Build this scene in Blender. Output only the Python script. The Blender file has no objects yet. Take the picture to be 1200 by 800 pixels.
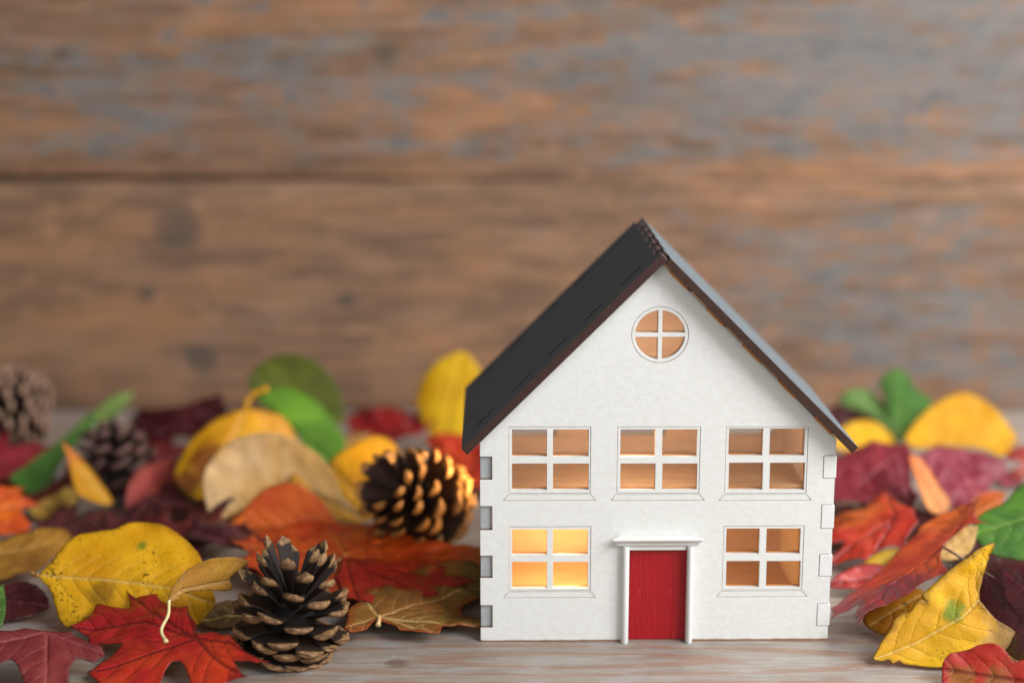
import bpy, bmesh, math, random
import numpy as np
from mathutils import Vector, Matrix, noise
from mathutils.geometry import delaunay_2d_cdt

# ------------------------------------------------------------------ basics
CM = 0.01                       # everything below is written in centimetres
sc = bpy.context.scene
COL = sc.collection
rnd = random.Random(11)
FPX, HC, TH = 1900.0, 18.43, math.radians(12.47)     # lens in px of a 1200 px frame, eye height, tilt
cT, sT = math.cos(TH), math.sin(TH)

def ray(px, py):
    u, v = (px - 600) / FPX, (400 - py) / FPX
    return Vector((u, cT + v * sT, -sT + v * cT))
def P(px, py, z=0.0):           # point seen at a pixel, at height z over the table
    d = ray(px, py); t = (z - HC) / d.z
    return Vector((0, 0, HC)) + d * t
def PY(px, py, Y):              # point seen at a pixel, at distance Y from the camera's foot
    d = ray(px, py)
    return Vector((0, 0, HC)) + d * (Y / d.y)

def lin(c):
    return c / 12.92 if c <= 0.04045 else ((c + 0.055) / 1.055) ** 2.4
def rgb(h, k=1.0):
    h = h.lstrip('#')
    return tuple(min(1, lin(int(h[i:i+2], 16) / 255) * k) for i in (0, 2, 4)) + (1,)

# ------------------------------------------------------------------ objects
def obj(name, verts, faces, mats, parent=None, loc=(0, 0, 0), smooth=True, bevel=0, attrs=None, fmat=None):
    me = bpy.data.meshes.new(name)
    me.from_pydata([tuple(x * CM for x in v) for v in verts], [], faces)
    for m in (mats if isinstance(mats, (list, tuple)) else [mats]):
        me.materials.append(m)
    if attrs:
        for k, a in attrs.items():
            if getattr(a, 'ndim', 1) == 2:
                at = me.attributes.new(k, 'FLOAT_VECTOR', 'POINT')
                at.data.foreach_set('vector', np.ascontiguousarray(a, dtype=np.float32).ravel())
            else:
                at = me.attributes.new(k, 'FLOAT', 'POINT')
                at.data.foreach_set('value', np.ascontiguousarray(a, dtype=np.float32))
    if fmat is not None:
        me.polygons.foreach_set('material_index', fmat)
    if smooth:
        me.polygons.foreach_set('use_smooth', [True] * len(me.polygons))
    me.update()
    o = bpy.data.objects.new(name, me); COL.objects.link(o)
    o.location = Vector(loc) * CM
    if parent: o.parent = parent
    if bevel:
        b = o.modifiers.new('bevel', 'BEVEL'); b.width = bevel * CM; b.segments = 2
        b.limit_method = 'ANGLE'; b.angle_limit = math.radians(40); b.harden_normals = False
    return o

def thing(name, label, cat, loc, group=None):
    o = bpy.data.objects.new(name, None); COL.objects.link(o)
    o.empty_display_size = 0.01
    o.location = Vector(loc) * CM
    o['label'] = label; o['category'] = cat
    if group: o['group'] = group
    return o

def inside(pt, loops):
    x, y = pt; c = False
    for lp in loops:
        n = len(lp); j = n - 1
        for i in range(n):
            xi, yi = lp[i]; xj, yj = lp[j]
            if (yi > y) != (yj > y) and x < (xj - xi) * (y - yi) / (yj - yi) + xi: c = not c
            j = i
    return c

def slab(loops, t0, t1, frame):
    """solid plate from 2D loops (outer + holes); frame(a,b,t) -> 3D"""
    vs, es = [], []
    for lp in loops:
        k = len(vs); n = len(lp)
        vs += [Vector(p) for p in lp]; es += [(k + i, k + (i + 1) % n) for i in range(n)]
    ov, oe, of, *_ = delaunay_2d_cdt(vs, es, [], 0, 1e-6)
    tris = []
    for f in of:
        c = sum((ov[i] for i in f), Vector((0, 0))) / len(f)
        if inside(c, loops):
            a, b, d = (ov[i] for i in f[:3])
            f = list(f)
            if (b - a).cross(d - a) < 0: f.reverse()
            tris.append(f)
    n = len(ov)
    V = [frame(p.x, p.y, t0) for p in ov] + [frame(p.x, p.y, t1) for p in ov]
    F = [tuple(reversed(f)) for f in tris] + [tuple(i + n for i in f) for f in tris]
    cnt = {}
    for f in tris:
        for i in range(len(f)):
            cnt[(f[i], f[(i + 1) % len(f)])] = 1
    for (a, b) in cnt:
        if (b, a) not in cnt: F.append((a, b, b + n, a + n))
    return V, F
def clean(V, F):
    bm = bmesh.new(); vv = [bm.verts.new(v) for v in V]
    for f in F:
        try: bm.faces.new([vv[i] for i in f])
        except ValueError: pass
    bmesh.ops.remove_doubles(bm, verts=bm.verts, dist=1e-5)
    bmesh.ops.delete(bm, geom=[v for v in bm.verts if not v.link_faces], context='VERTS')
    bmesh.ops.recalc_face_normals(bm, faces=bm.faces)
    bmesh.ops.dissolve_limit(bm, angle_limit=0.01, verts=bm.verts, edges=bm.edges)
    bmesh.ops.triangulate(bm, faces=[f for f in bm.faces if len(f.verts) > 24])
    bm.verts.index_update()
    V = [v.co.copy() for v in bm.verts]; F = [tuple(v.index for v in f.verts) for f in bm.faces]
    bm.free(); return V, F
def rect(x0, z0, x1, z1): return [(x0, z0), (x1, z0), (x1, z1), (x0, z1)]
def box(x0, x1, y0, y1, z0, z1):
    V = [(x, y, z) for x in (x0, x1) for y in (y0, y1) for z in (z0, z1)]
    F = [(0, 1, 3, 2), (4, 6, 7, 5), (0, 4, 5, 1), (2, 3, 7, 6), (0, 2, 6, 4), (1, 5, 7, 3)]
    return V, F
def join(*parts):
    V, F = [], []
    for v, f in parts:
        k = len(V); V += list(v); F += [tuple(i + k for i in q) for q in f]
    return V, F
def tube(pts, rad, seg=8):
    pts = [Vector(p) for p in pts]; V, F = [], []
    n = len(pts)
    up = Vector((0.3, 0.2, 1))
    for i, p in enumerate(pts):
        t = (pts[min(n - 1, i + 1)] - pts[max(0, i - 1)]).normalized()
        a = t.cross(up); a = a.normalized() if a.length > 1e-6 else Vector((1, 0, 0)); b = t.cross(a)
        r = rad[i] if isinstance(rad, (list, tuple)) else rad
        V += [p + a * r * math.cos(2 * math.pi * k / seg) + b * r * math.sin(2 * math.pi * k / seg) for k in range(seg)]
    for i in range(n - 1):
        for k in range(seg):
            F.append((i * seg + k, i * seg + (k + 1) % seg, (i + 1) * seg + (k + 1) % seg, (i + 1) * seg + k))
    F.append(tuple(reversed(range(seg)))); F.append(tuple((n - 1) * seg + k for k in range(seg)))
    return V, F
def spline(pts, n=20):
    pts = [Vector(p) for p in pts]; q = [pts[0] * 2 - pts[1]] + pts + [pts[-1] * 2 - pts[-2]]
    out = []; m = len(pts) - 1
    for i in range(n + 1):
        s = i / n * m; k = min(int(s), m - 1); t = s - k
        a, b, c, d = q[k:k + 4]
        out.append(0.5 * ((2 * b) + (c - a) * t + (2 * a - 5 * b + 4 * c - d) * t * t + (3 * b - a - 3 * c + d) * t ** 3))
    return out

# ------------------------------------------------------------------ node helper
class N:
    def __init__(s, name):
        s.m = bpy.data.materials.new(name); s.m.use_nodes = True
        s.t = s.m.node_tree; s.t.nodes.clear()
        s.out = s.t.nodes.new('ShaderNodeOutputMaterial')
    def n(s, typ, **kw):
        nd = s.t.nodes.new('ShaderNode' + typ)
        for k, v in kw.items():
            if k.startswith('_'): setattr(nd, k[1:], v)
        for k, v in kw.items():
            if not k.startswith('_'):
                key = int(k[1:]) if k[0] == 'i' and k[1:].isdigit() else k.replace('__', ' ')
                s.set(nd.inputs[key], v)
        return nd
    def set(s, sock, v):
        if isinstance(v, bpy.types.NodeSocket): s.t.links.new(v, sock)
        elif isinstance(v, bpy.types.Node): s.t.links.new(v.outputs[0], sock)
        else: sock.default_value = v
    def math(s, op, a, b=0.0, c=None, clamp=False):
        nd = s.n('Math', _operation=op, _use_clamp=clamp, i0=a, i1=b)
        if c is not None: s.set(nd.inputs[2], c)
        return nd.outputs[0]
    def mix(s, f, a, b, mode='MIX'):
        nd = s.n('Mix', _data_type='RGBA', _blend_type=mode)
        s.set(nd.inputs[0], f); s.set(nd.inputs[6], a); s.set(nd.inputs[7], b)
        return nd.outputs[2]
    def ss(s, x, lo, hi, a=0.0, b=1.0):
        nd = s.n('MapRange', _interpolation_type='SMOOTHSTEP')
        for k, v in zip(range(5), (x, lo, hi, a, b)): s.set(nd.inputs[k], v)
        return nd.outputs[0]
    def noise(s, vec, scale, detail=4, rough=0.55, dist=0.0):
        nd = s.n('TexNoise', Vector=vec, Scale=scale, Detail=detail, Roughness=rough, Distortion=dist)
        return nd.outputs[0]
    def vscale(s, vec, sx, sy, sz, loc=(0, 0, 0)):
        return s.n('Mapping', Vector=vec, Scale=(sx, sy, sz), Location=loc).outputs[0]
    def objcm(s):
        return s.vscale(s.n('TexCoord').outputs['Object'], 100, 100, 100)
    def worldcm(s):
        return s.vscale(s.n('NewGeometry').outputs['Position'], 100, 100, 100)
    def attr(s, name, out='Fac'):
        return s.n('Attribute', _attribute_name=name).outputs[out]
    def sep(s, vec):
        nd = s.n('SeparateXYZ', Vector=vec); return nd.outputs
    def bump(s, h, dist_cm, strength=1.0):
        return s.n('Bump', Strength=strength, Distance=dist_cm * CM, Height=h).outputs[0]
    def finish(s, shader):
        s.t.links.new(shader.outputs[0] if isinstance(shader, bpy.types.Node) else shader, s.out.inputs[0]); return s.m
    def principled(s, col, rough=0.5, spec=0.5, normal=None, **kw):
        nd = s.n('BsdfPrincipled'); s.set(nd.inputs['Base Color'], col); s.set(nd.inputs['Roughness'], rough)
        s.set(nd.inputs['Specular IOR Level'], spec)
        if normal is not None: s.set(nd.inputs['Normal'], normal)
        for k, v in kw.items(): s.set(nd.inputs[k.replace('__', ' ')], v)
        return nd

# ------------------------------------------------------------------ materials
def mat_white(name='white_paint', cut=0.0):
    m = N(name); p = m.objcm(); x, y, z = m.sep(p)
    n1 = m.noise(m.vscale(p, 4, 6, 6.5), 1.0, 5, .6); n2 = m.noise(m.vscale(p, 14, 14, 22), 1.0, 3, .6)
    n3 = m.noise(m.vscale(p, 5, 5, 1.2), 1.0, 4, .6)
    h = m.math('ADD', m.math('MULTIPLY', n1, .6), m.math('MULTIPLY', n2, .45))
    h = m.math('ADD', h, m.math('MULTIPLY', n3, .3))
    c = m.mix(m.ss(n1, .3, .7), rgb('#d2d2cd'), rgb('#d9d9d5'))
    ch = m.noise(p, 7.0, 3, .7)
    c = m.mix(m.ss(ch, .66, .70, 0, .45), c, rgb('#b9ab98'))
    # unpainted ply where the paint does not reach (behind the front skin), scorched lower edge
    ply = m.ss(m.math('ADD', y, m.math('MULTIPLY', n2, .06)), .15, .20)
    plyc = m.mix(n1, rgb('#a8672f'), rgb('#c98a4c'))
    c = m.mix(ply, c, plyc)
    if cut:
        nx, ny, nz = m.sep(m.n('NewGeometry').outputs['Normal'])
        side = m.ss(m.math('ADD', m.math('ABSOLUTE', ny), m.math('MULTIPLY_ADD', n2, .3, -.15)), .25, .6, cut, 0)
        c = m.mix(side, c, m.mix(n1, rgb('#5a3018'), rgb('#8a5a38')))
    burn = m.ss(m.math('ADD', z, m.math('MULTIPLY', n1, .05)), .05, .10, 1, 0)
    c = m.mix(burn, c, rgb('#8a5a34'))
    return m.finish(m.principled(c, .55, .35, m.bump(h, .013, .8)))
def mat_white_plain(name='white_trim_paint', col='#d8d8d4'):
    m = N(name); p = m.objcm()
    n1 = m.noise(m.vscale(p, 5, 12, 5), 1.0, 5, .6); n2 = m.noise(p, 9, 3, .7)
    c = m.mix(m.ss(n2, .66, .72, 0, .6), rgb(col), rgb('#c4b39b'))
    return m.finish(m.principled(c, .45, .4, m.bump(n1, .012, .8)))
def mat_grey_tab():
    m = N('grey_tab_ply'); p = m.objcm()  # left side wall and its tabs, greyer than the right one
    n1 = m.noise(m.vscale(p, 14, 5, 3), 1.0, 5, .6)
    c = m.mix(n1, rgb('#86898a'), rgb('#b3b7b7'))
    return m.finish(m.principled(c, .7, .2, m.bump(n1, .012)))
def mat_roof():
    m = N('charcoal_roof_paint'); p = m.n('TexCoord').outputs['Object']; p = m.vscale(p, 100, 100, 100)
    x, y, z = m.sep(p)
    g = m.noise(m.vscale(p, 2.2, 9, 2.2), 1.0, 6, .6); g2 = m.noise(p, 12, 4, .6)
    c = m.mix(g, rgb('#585e61'), rgb('#686e71'))
    c = m.mix(m.ss(g2, .66, .74, 0, .5), c, rgb('#727472'))
    h = m.math('ADD', m.math('MULTIPLY', g, .7), m.math('MULTIPLY', g2, .3))
    return m.finish(m.principled(c, m.math('MULTIPLY_ADD', g, .2, .60), .10, m.bump(h, .012, .8)))
def mat_burnt():
    m = N('scorched_ply_edge'); p = m.objcm()
    n1 = m.noise(m.vscale(p, 3, 14, 3), 1.0, 5, .65); n2 = m.noise(p, 11, 3, .6)
    c = m.mix(n1, rgb('#1c0e0b'), rgb('#46291f'))
    c = m.mix(m.ss(n2, .62, .7, 0, .4), c, rgb('#5c3e32'))
    return m.finish(m.principled(c, .5, .4, m.bump(n1, .015)))
def mat_ply(name, a, b, rough=.55):
    m = N(name); p = m.objcm()
    n1 = m.noise(m.vscale(p, .7, 4, 4), 1.0, 6, .6, .4); n2 = m.noise(m.vscale(p, 3, 30, 30), 1.0, 3, .6)
    f = m.math('ADD', m.math('MULTIPLY', n1, .7), m.math('MULTIPLY', n2, .3))
    return m.finish(m.principled(m.mix(m.ss(f, .3, .7), rgb(a), rgb(b)), rough, .35, m.bump(f, .008)))
def mat_door():
    m = N('red_door_paint'); p = m.objcm(); x, y, z = m.sep(p)
    n1 = m.noise(m.vscale(p, 16, 16, 1.6), 1.0, 5, .65); n2 = m.noise(p, 6, 5, .75)
    c = m.mix(n1, rgb('#8a0610'), rgb('#a80c18'))
    c = m.mix(m.ss(n2, .63, .68, 0, .55), c, rgb('#c4524e'))
    c = m.mix(m.ss(n2, .34, .28, 0, .5), c, rgb('#5a0408'))
    return m.finish(m.principled(c, .38, .45, m.bump(n1, .02, .9)))
def mat_pane():
    m = N('thin_clear_film')
    g = m.n('BsdfGlossy', Color=(1, 1, 1, 1), Roughness=.06); t = m.n('BsdfTransparent', Color=(.97, .97, .96, 1))
    fr = m.n('Fresnel', IOR=1.45)
    mx = m.n('MixShader', i0=m.math('MULTIPLY', fr.outputs[0], .8), i1=t.outputs[0], i2=g.outputs[0])
    return m.finish(mx)

def knots(m, p, ks):
    """darkening mask and warp from knots; ks: (x, z, rx, rz)"""
    x, y, z = m.sep(p); mask = None; ring = None
    wob = m.math('MULTIPLY_ADD', m.noise(p, 1.1, 4, .7), 1.7, -.85)
    for (kx, kz, rx, rz) in ks:
        dx = m.math('DIVIDE', m.math('SUBTRACT', x, kx), rx); dz = m.math('DIVIDE', m.math('SUBTRACT', z, kz), rz)
        d = m.math('SQRT', m.math('ADD', m.math('MULTIPLY', dx, dx), m.math('MULTIPLY', dz, dz)))
        d = m.math('ADD', d, wob)
        k = m.ss(d, .55, 1.25, 1, 0)
        r = m.math('MULTIPLY', m.ss(d, .6, 2.6, 1, 0), m.math('MULTIPLY_ADD', m.math('SINE', m.math('MULTIPLY', d, 9.0)), .5, .5))
        mask = k if mask is None else m.math('MAXIMUM', mask, k)
        ring = r if ring is None else m.math('MAXIMUM', ring, r)
    return mask, ring

def mat_plank(name, greybias, gx, seed, ks, patches=()):
    m = N(name); p0 = m.worldcm(); x, y, z = m.sep(p0)
    p = m.vscale(p0, 1, 1, 1, (seed * 31.7, 0, seed * 17.3))
    big = m.noise(m.vscale(p, .11, .1, .42), 1.0, 5, .62, .6)
    mid = m.noise(m.vscale(p, .26, .3, 1.9), 1.0, 6, .68, .25)
    fine = m.noise(m.vscale(p, .55, 1, 13), 1.0, 5, .6, .2)
    blot = m.noise(m.vscale(p, .8, .8, 1.1), 1.0, 4, .6)
    c = m.mix(m.ss(mid, .34, .68), rgb('#66503f'), rgb('#906d54'))
    c = m.mix(m.ss(big, .46, .68, 0, .62), c, rgb('#a0724f'))
    c = m.mix(m.ss(blot, .58, .72, 0, .5), c, rgb('#a87c60'))
    # weathered grey: more of it to the right and in streaks along the grain
    pt = m.noise(m.vscale(p, .62, .6, 1.9, (2, 0, 6)), 1.0, 5, .65, .3)
    g = m.math('ADD', m.math('MULTIPLY', mid, .45), m.math('MULTIPLY', m.noise(m.vscale(p, .16, .2, .75, (5, 0, 9)), 1.0, 6, .7, .3), .40))
    g = m.math('ADD', g, m.math('MULTIPLY', pt, .55))
    g = m.math('ADD', g, m.math('MULTIPLY', m.math('SUBTRACT', blot, .5), .35))
    g = m.math('ADD', g, m.math('MULTIPLY_ADD', x, gx, greybias))
    g = m.math('SUBTRACT', g, m.ss(m.math('ABSOLUTE', m.math('SUBTRACT', z, 10.2)), .1, 1.1, .16, 0))
    for (kx, kz, rx, rz, amp) in patches:
        dx = m.math('DIVIDE', m.math('SUBTRACT', x, kx), rx); dz = m.math('DIVIDE', m.math('SUBTRACT', z, kz), rz)
        d = m.math('ADD', m.math('MULTIPLY', dx, dx), m.math('MULTIPLY', dz, dz))
        g = m.math('ADD', g, m.ss(d, 0, 1, amp, 0))
    gm = m.ss(g, .66, .85, 0, .86)
    gc = m.mix(fine, rgb('#515355'), rgb('#82817e'))
    c = m.mix(gm, c, gc)
    c = m.mix(m.math('MULTIPLY', m.ss(pt, .54, .66), m.math('MULTIPLY', gm, .6)), c, rgb('#4a4d4e'))
    c = m.mix(m.ss(pt, .40, .30, 0, .35), c, rgb('#b58a70'))
    c = m.mix(m.ss(fine, .30, .5, .22, 0), c, rgb('#4a382e'))
    if ks:
        k, r = knots(m, p0, ks)
        c = m.mix(m.math('MULTIPLY', r, .22), c, rgb('#4d4640'))
        c = m.mix(m.math('MULTIPLY', k, .68), c, rgb('#48433e'))
    h = m.math('ADD', m.math('MULTIPLY', fine, .7), m.math('MULTIPLY', mid, .6))
    return m.finish(m.principled(c, .75, .25, m.bump(h, .035, .7)))

def mat_table():
    m = N('washed_tabletop_wood'); p = m.worldcm(); x, y, z = m.sep(p)
    warp = m.noise(m.vscale(p, .12, .5, 1), 1.0, 3, .5)
    # long lens-shaped figure in the grain in front of the house
    dx = m.math('DIVIDE', m.math('SUBTRACT', x, 1.3), 5.6); dy = m.math('DIVIDE', m.math('SUBTRACT', y, 42.25), .62)
    d = m.math('SQRT', m.math('ADD', m.math('ADD', m.math('MULTIPLY', dx, dx), m.math('MULTIPLY', dy, dy)), .02))
    ph = m.math('ADD', m.math('MULTIPLY', d, 7.0), m.math('MULTIPLY', warp, 5.0))
    band = m.math('MULTIPLY_ADD', m.math('SINE', ph), .5, .5)
    grain = m.noise(m.vscale(p, .35, 5.5, 1), 1.0, 6, .65, .6)
    fine = m.noise(m.vscale(p, 1.2, 28, 1), 1.0, 4, .6)
    pat = m.noise(m.vscale(p, .5, 1.6, 1), 1.0, 5, .6)
    c = m.mix(m.ss(grain, .36, .64), rgb('#82766d'), rgb('#958a80'))
    c = m.mix(m.math('MULTIPLY', m.ss(band, .45, .95), .5), c, rgb('#8c6248'))
    c = m.mix(m.ss(pat, .46, .66, 0, .6), c, rgb('#9c9893'))
    c = m.mix(m.ss(fine, .34, .5, .28, 0), c, rgb('#6f6660'))
    w = m.noise(m.vscale(p, 1.3, 7, 1, (4, 2, 0)), 1.0, 5, .7)
    c = m.mix(m.ss(w, .61, .70, 0, .4), c, rgb('#cfc6ba'))
    c = m.mix(m.ss(w, .30, .36, .35, 0), c, rgb('#5d6668'))
    k, r = knots(m, p, [(-.2, 500, 1, 1)])
    kd = m.math('ADD', m.math('POWER', m.math('DIVIDE', m.math('SUBTRACT', x, -3.2), .38), 2.0), m.math('POWER', m.math('DIVIDE', m.math('SUBTRACT', y, 42.0), .34), 2.0))
    c = m.mix(m.ss(m.math('ADD', kd, m.math('MULTIPLY_ADD', w, 3.0, -1.5)), .1, 1.3, .6, 0), c, rgb('#5b3d30'))
    fl = m.noise(m.vscale(p, 4.0, 7, 1), 1.0, 3, .6)
    c = m.mix(m.ss(fl, .70, .74, 0, .7), c, rgb('#3c332c'))
    c = m.mix(m.ss(fl, .30, .26, 0, .6), c, rgb('#d8d0c4'))
    h = m.math('ADD', m.math('MULTIPLY', fine, .5), m.math('ADD', grain, m.math('MULTIPLY', w, .5)))
    return m.finish(m.principled(c, .5, .4, m.bump(h, .035, .9)))

def mat_leaf(name, c1, c2, vein='#d8c070', vs=.5, edge='#5a2a12', es=.5, ew=.10, spk=.3, blotch=None, bl=.58,
             grad=None, g0=.2, g1=.9, gloss=.5, trans=.3, scale=.55, k=1.0, seed=0, vein2=.5, spot=None):
    m = N(name); f = m.attr('flat', 'Vector'); f = m.vscale(f, 1, 1, 1, (seed * 7.31, seed * 3.17, seed * 1.9))
    dv, d2, de, al = m.attr('vein'), m.attr('vein_side'), m.attr('edge'), m.attr('along')
    n1 = m.noise(f, scale, 5, .6, .3); n2 = m.noise(f, 2.4, 5, .62); n3 = m.noise(f, 11, 4, .65); n4 = m.noise(f, 34, 3, .6)
    c = m.mix(m.ss(n1, .38, .64), rgb(c1, k), rgb(c2, k))
    if grad: c = m.mix(m.ss(m.math('ADD', al, m.math('MULTIPLY_ADD', n1, .5, -.25)), g0, g1), c, rgb(grad, k))
    if blotch:
        b = m.math('ADD', m.math('MULTIPLY', n1, .55), m.math('MULTIPLY', n2, .45))
        c = m.mix(m.ss(b, bl, bl + .09, 0, .85), c, rgb(blotch, k))
    for nm, scol in zip(('spot', 'spot_two'), spot or ()):
        dd = m.math('ADD', m.attr(nm), m.math('MULTIPLY_ADD', n2, 1.6, -.8))
        c = m.mix(m.ss(dd, .35, 1.1, .85, 0), c, rgb(scol, k))
    c = m.mix(m.ss(n3, .3, .7, .0, .20), c, m.mix(.5, c, (.02, .01, .005, 1)))
    c = m.mix(m.ss(n4, .45, .75, 0, .07), c, m.mix(.5, c, (1, .95, .8, 1)))
    v1 = m.ss(dv, .02, .075, 1, 0); v2 = m.ss(d2, .008, .05, 1, 0)
    c = m.mix(m.math('MULTIPLY', v2, vs * vein2), c, rgb(vein, k))
    c = m.mix(m.math('MULTIPLY', v1, vs), c, rgb(vein, k))
    ee = m.math('ADD', de, m.math('MULTIPLY_ADD', n2, .5, -.25))
    c = m.mix(m.ss(ee, 0, ew * 2.2, es * .7, 0), c, rgb(edge))
    c = m.mix(m.ss(de, 0, .045, es, 0), c, rgb(edge))
    if spk:
        s = m.math('ADD', m.math('MULTIPLY', n3, .6), m.math('MULTIPLY', n1, .4))
        c = m.mix(m.ss(s, .625 - .055 * spk, .665 - .055 * spk, 0, .85), c, rgb('#4a2712'))
    h = m.math('ADD', m.math('MULTIPLY', n3, .5), m.math('MULTIPLY', n4, .35))
    h = m.math('ADD', h, m.math('MULTIPLY', n2, 1.6)); h = m.math('ADD', h, m.math('MULTIPLY', v1, -1.0)); h = m.math('ADD', h, m.math('MULTIPLY', v2, -.6))
    nr = m.bump(h, .026, .9)
    ro = m.math('MULTIPLY_ADD', n2, .35, .58 - .50 * gloss)
    pr = m.principled(c, ro, .15 + .35 * gloss, nr)
    if gloss > .6: pr.inputs['Coat Weight'].default_value = .35; pr.inputs['Coat Roughness'].default_value = .16; m.set(pr.inputs['Coat Normal'], nr)
    tr = m.n('BsdfTranslucent'); m.set(tr.inputs['Color'], m.mix(.25, c, rgb('#ffd070'), 'MULTIPLY')); m.set(tr.inputs['Normal'], nr)
    return m.finish(m.n('MixShader', i0=trans, i1=pr.outputs[0], i2=tr.outputs[0]))
def mat_stem(col):
    m = N('leaf_stem'); p = m.objcm(); n1 = m.noise(p, 6, 4, .6)
    return m.finish(m.principled(m.mix(n1, rgb(col, .7), rgb(col)), .5, .4, m.bump(n1, .01)))
def mat_cone_scale(name, dark, dark2, tan, tan2, edge):
    m = N(name); p = m.n('TexCoord').outputs['Object']; p = m.vscale(p, 100, 100, 100); x, y, z = m.sep(p)
    w = m.worldcm()
    n1 = m.noise(m.vscale(w, 7, 7, 7), 1.0, 4, .65); fib = m.noise(m.vscale(p, 2.5, 22, 22), 1.0, 5, .7); n2 = m.noise(w, 22, 3, .6)
    c = m.mix(fib, rgb(dark), rgb(dark2))
    zu = m.math('MAXIMUM', z, -.02)
    t = m.ss(m.math('SUBTRACT', m.math('ADD', x, m.math('MULTIPLY_ADD', n1, .12, -.06)), m.math('MULTIPLY', m.math('ADD', zu, .02), 1.1)), .78, .84)
    tc = m.mix(m.ss(n1, .35, .65), rgb(tan), rgb(tan2))
    tc = m.mix(m.ss(n2, .5, .7, 0, .45), tc, rgb(edge))
    c = m.mix(t, c, tc)
    h = m.math('ADD', fib, m.math('MULTIPLY', n2, .7))
    return m.finish(m.principled(c, .55, .35, m.bump(h, .035, 1.0)))

# ------------------------------------------------------------------ the setting
T = bpy.data.objects
tV, tF = box(-75, 75, -12, 69.9, -3, 0)
table = obj('tabletop', tV, tF, mat_table(), smooth=False, bevel=.15); table['kind'] = 'structure'
WALL_Y = 69.0
def plank(z0, z1, name_mat, gap_fn, parent):
    nx = 160; V, F = [], []
    prof = [(.0, 2.2), (.0, .3), (.07, .08), (.22, 0)]                    # rounded arris at either edge
    rows = [('b', dz, dy) for dz, dy in prof] + [('m', f, 0) for f in (.15, .3, .45, .6, .75, .9)] + [('t', dz, dy) for dz, dy in reversed(prof)]
    for i in range(nx + 1):
        x = -75 + 150 * i / nx
        for kind, a, dy in rows:
            lo = z0 + (gap_fn(x) if gap_fn else 0); hi = z1
            dy = dy * max(.12, min(1, (8 - x) / 22)) if dy < 1 else dy
            z = lo + a if kind == 'b' else hi - a if kind == 't' else lo + (hi - lo) * a
            wv = .10 * noise.noise(Vector((x * .12, z * .9, 3))) if kind == 'm' else .05 * noise.noise(Vector((x * .3, z, 8)))
            V.append((x, WALL_Y + dy + wv + .1, z))
    r = len(rows)
    for i in range(nx):
        for k in range(r - 1):
            F.append((i * r + k, (i + 1) * r + k, (i + 1) * r + k + 1, i * r + k + 1))
        F.append((i * r + r - 1, (i + 1) * r + r - 1, (i + 1) * r, i * r))
    F.append(tuple(range(r))[::-1]); F.append(tuple(nx * r + k for k in range(r)))
    return obj('plank', V, F, name_mat, parent)
wall = thing('plank_wall', 'weathered brown and grey wooden plank wall behind the leaves', 'wall', (0, 0, 0))
def wz(py): return PY(600, py, WALL_Y).z
def wx(px, py): return PY(px, py, WALL_Y).x
gz = wz(212)
K1 = [(wx(210, 268), wz(268), 1.15, .95), (wx(405, 352), wz(352), .42, .38), (wx(235, 420), wz(420), .85, .7), (wx(170, 345), wz(345), .4, .35)]
K2 = [(wx(450, 62), wz(62), .7, .45), (wx(72, 62), wz(62), .45, .2)]
lowp = mat_plank('weathered_plank_low', -.11, .0062, 1, K1, [(-12, 4, 10, 4, .06), (14, 5.6, 9, 4.2, .09), (20, 3, 8, 3, .06), (wx(150, 400), wz(400), 5, 2.5, .09)])
midp = mat_plank('weathered_plank_mid', .005, .003, 4, K2, [(-14, 14.5, 14, 2.6, .10), (12, 15, 16, 2.8, .10), (-18, 12, 6, 1.6, .08)])
plank(0.02, gz, lowp, None, wall)
plank(gz, gz + 10.3, midp, lambda x: -.004 + .11 * max(0, min(1, (-x + 4) / 24)) + .05 * noise.noise(Vector((x * .2, 0, 0))), wall)
plank(gz + 10.3, gz + 20.5, midp, lambda x: .06, wall)
V, F = box(-75, 75, WALL_Y + 2.4, WALL_Y + 4, 0.02, gz + 20.4)
obj('backing_board', V, F, mat_ply('dark_backing', '#1d120c', '#2b1a10'), wall, smooth=False)

# ------------------------------------------------------------------ the toy house
M_white, M_trim, M_tab = mat_white(), mat_white_plain(), mat_grey_tab()
M_roof, M_burnt, M_door, M_pane = mat_roof(), mat_burnt(), mat_door(), mat_pane()
M_ply = mat_ply('bare_ply_inside', '#c4a488', '#d8bea2'); M_floor = mat_ply('bare_ply_floor', '#b08a66', '#c8a47e')
M_slot_dark = mat_ply('slot_shade_black', '#060505', '#0a0908', 1.0)  # shade of the roof slots painted as plain black
for n_ in M_slot_dark.node_tree.nodes:
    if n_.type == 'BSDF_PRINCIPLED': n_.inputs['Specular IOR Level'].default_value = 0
M_orange = mat_ply('orange_ply_tab', '#b8722e', '#d08a44')
HX, HY, ROT = 4.085, 43.58, math.radians(.8)
house = thing('toy_house', 'white wooden toy house with black pitched roof and red door, windows glowing', 'toy house', (HX, HY, 0))
house.rotation_euler = (0, 0, ROT)
Rh = Matrix.Rotation(-ROT, 3, 'Z')
def hl(px, py, yl=0.0):          # pixel -> x, z on the front plane of the house
    d = Rh @ ray(px, py); c = Rh @ (Vector((0, 0, HC)) - Vector((HX, HY, 0)))
    t = (yl - c.y) / d.y; q = c + d * t
    return q.x, q.z
W2, DEP, SIDE, SL, TW = 4.985, 6.1, 5.98, 1.0, .30
APEX = SIDE + W2 * SL
def fr(a, b, t): return Vector((a, t, b))
def prect(x0, y0, x1, y1):       # pixel box -> house x,z box
    a = hl(x0, (y0 + y1) / 2)[0]; b = hl(x1, (y0 + y1) / 2)[0]
    return a, hl((x0 + x1) / 2, y1)[1], b, hl((x0 + x1) / 2, y0)[1]
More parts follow.
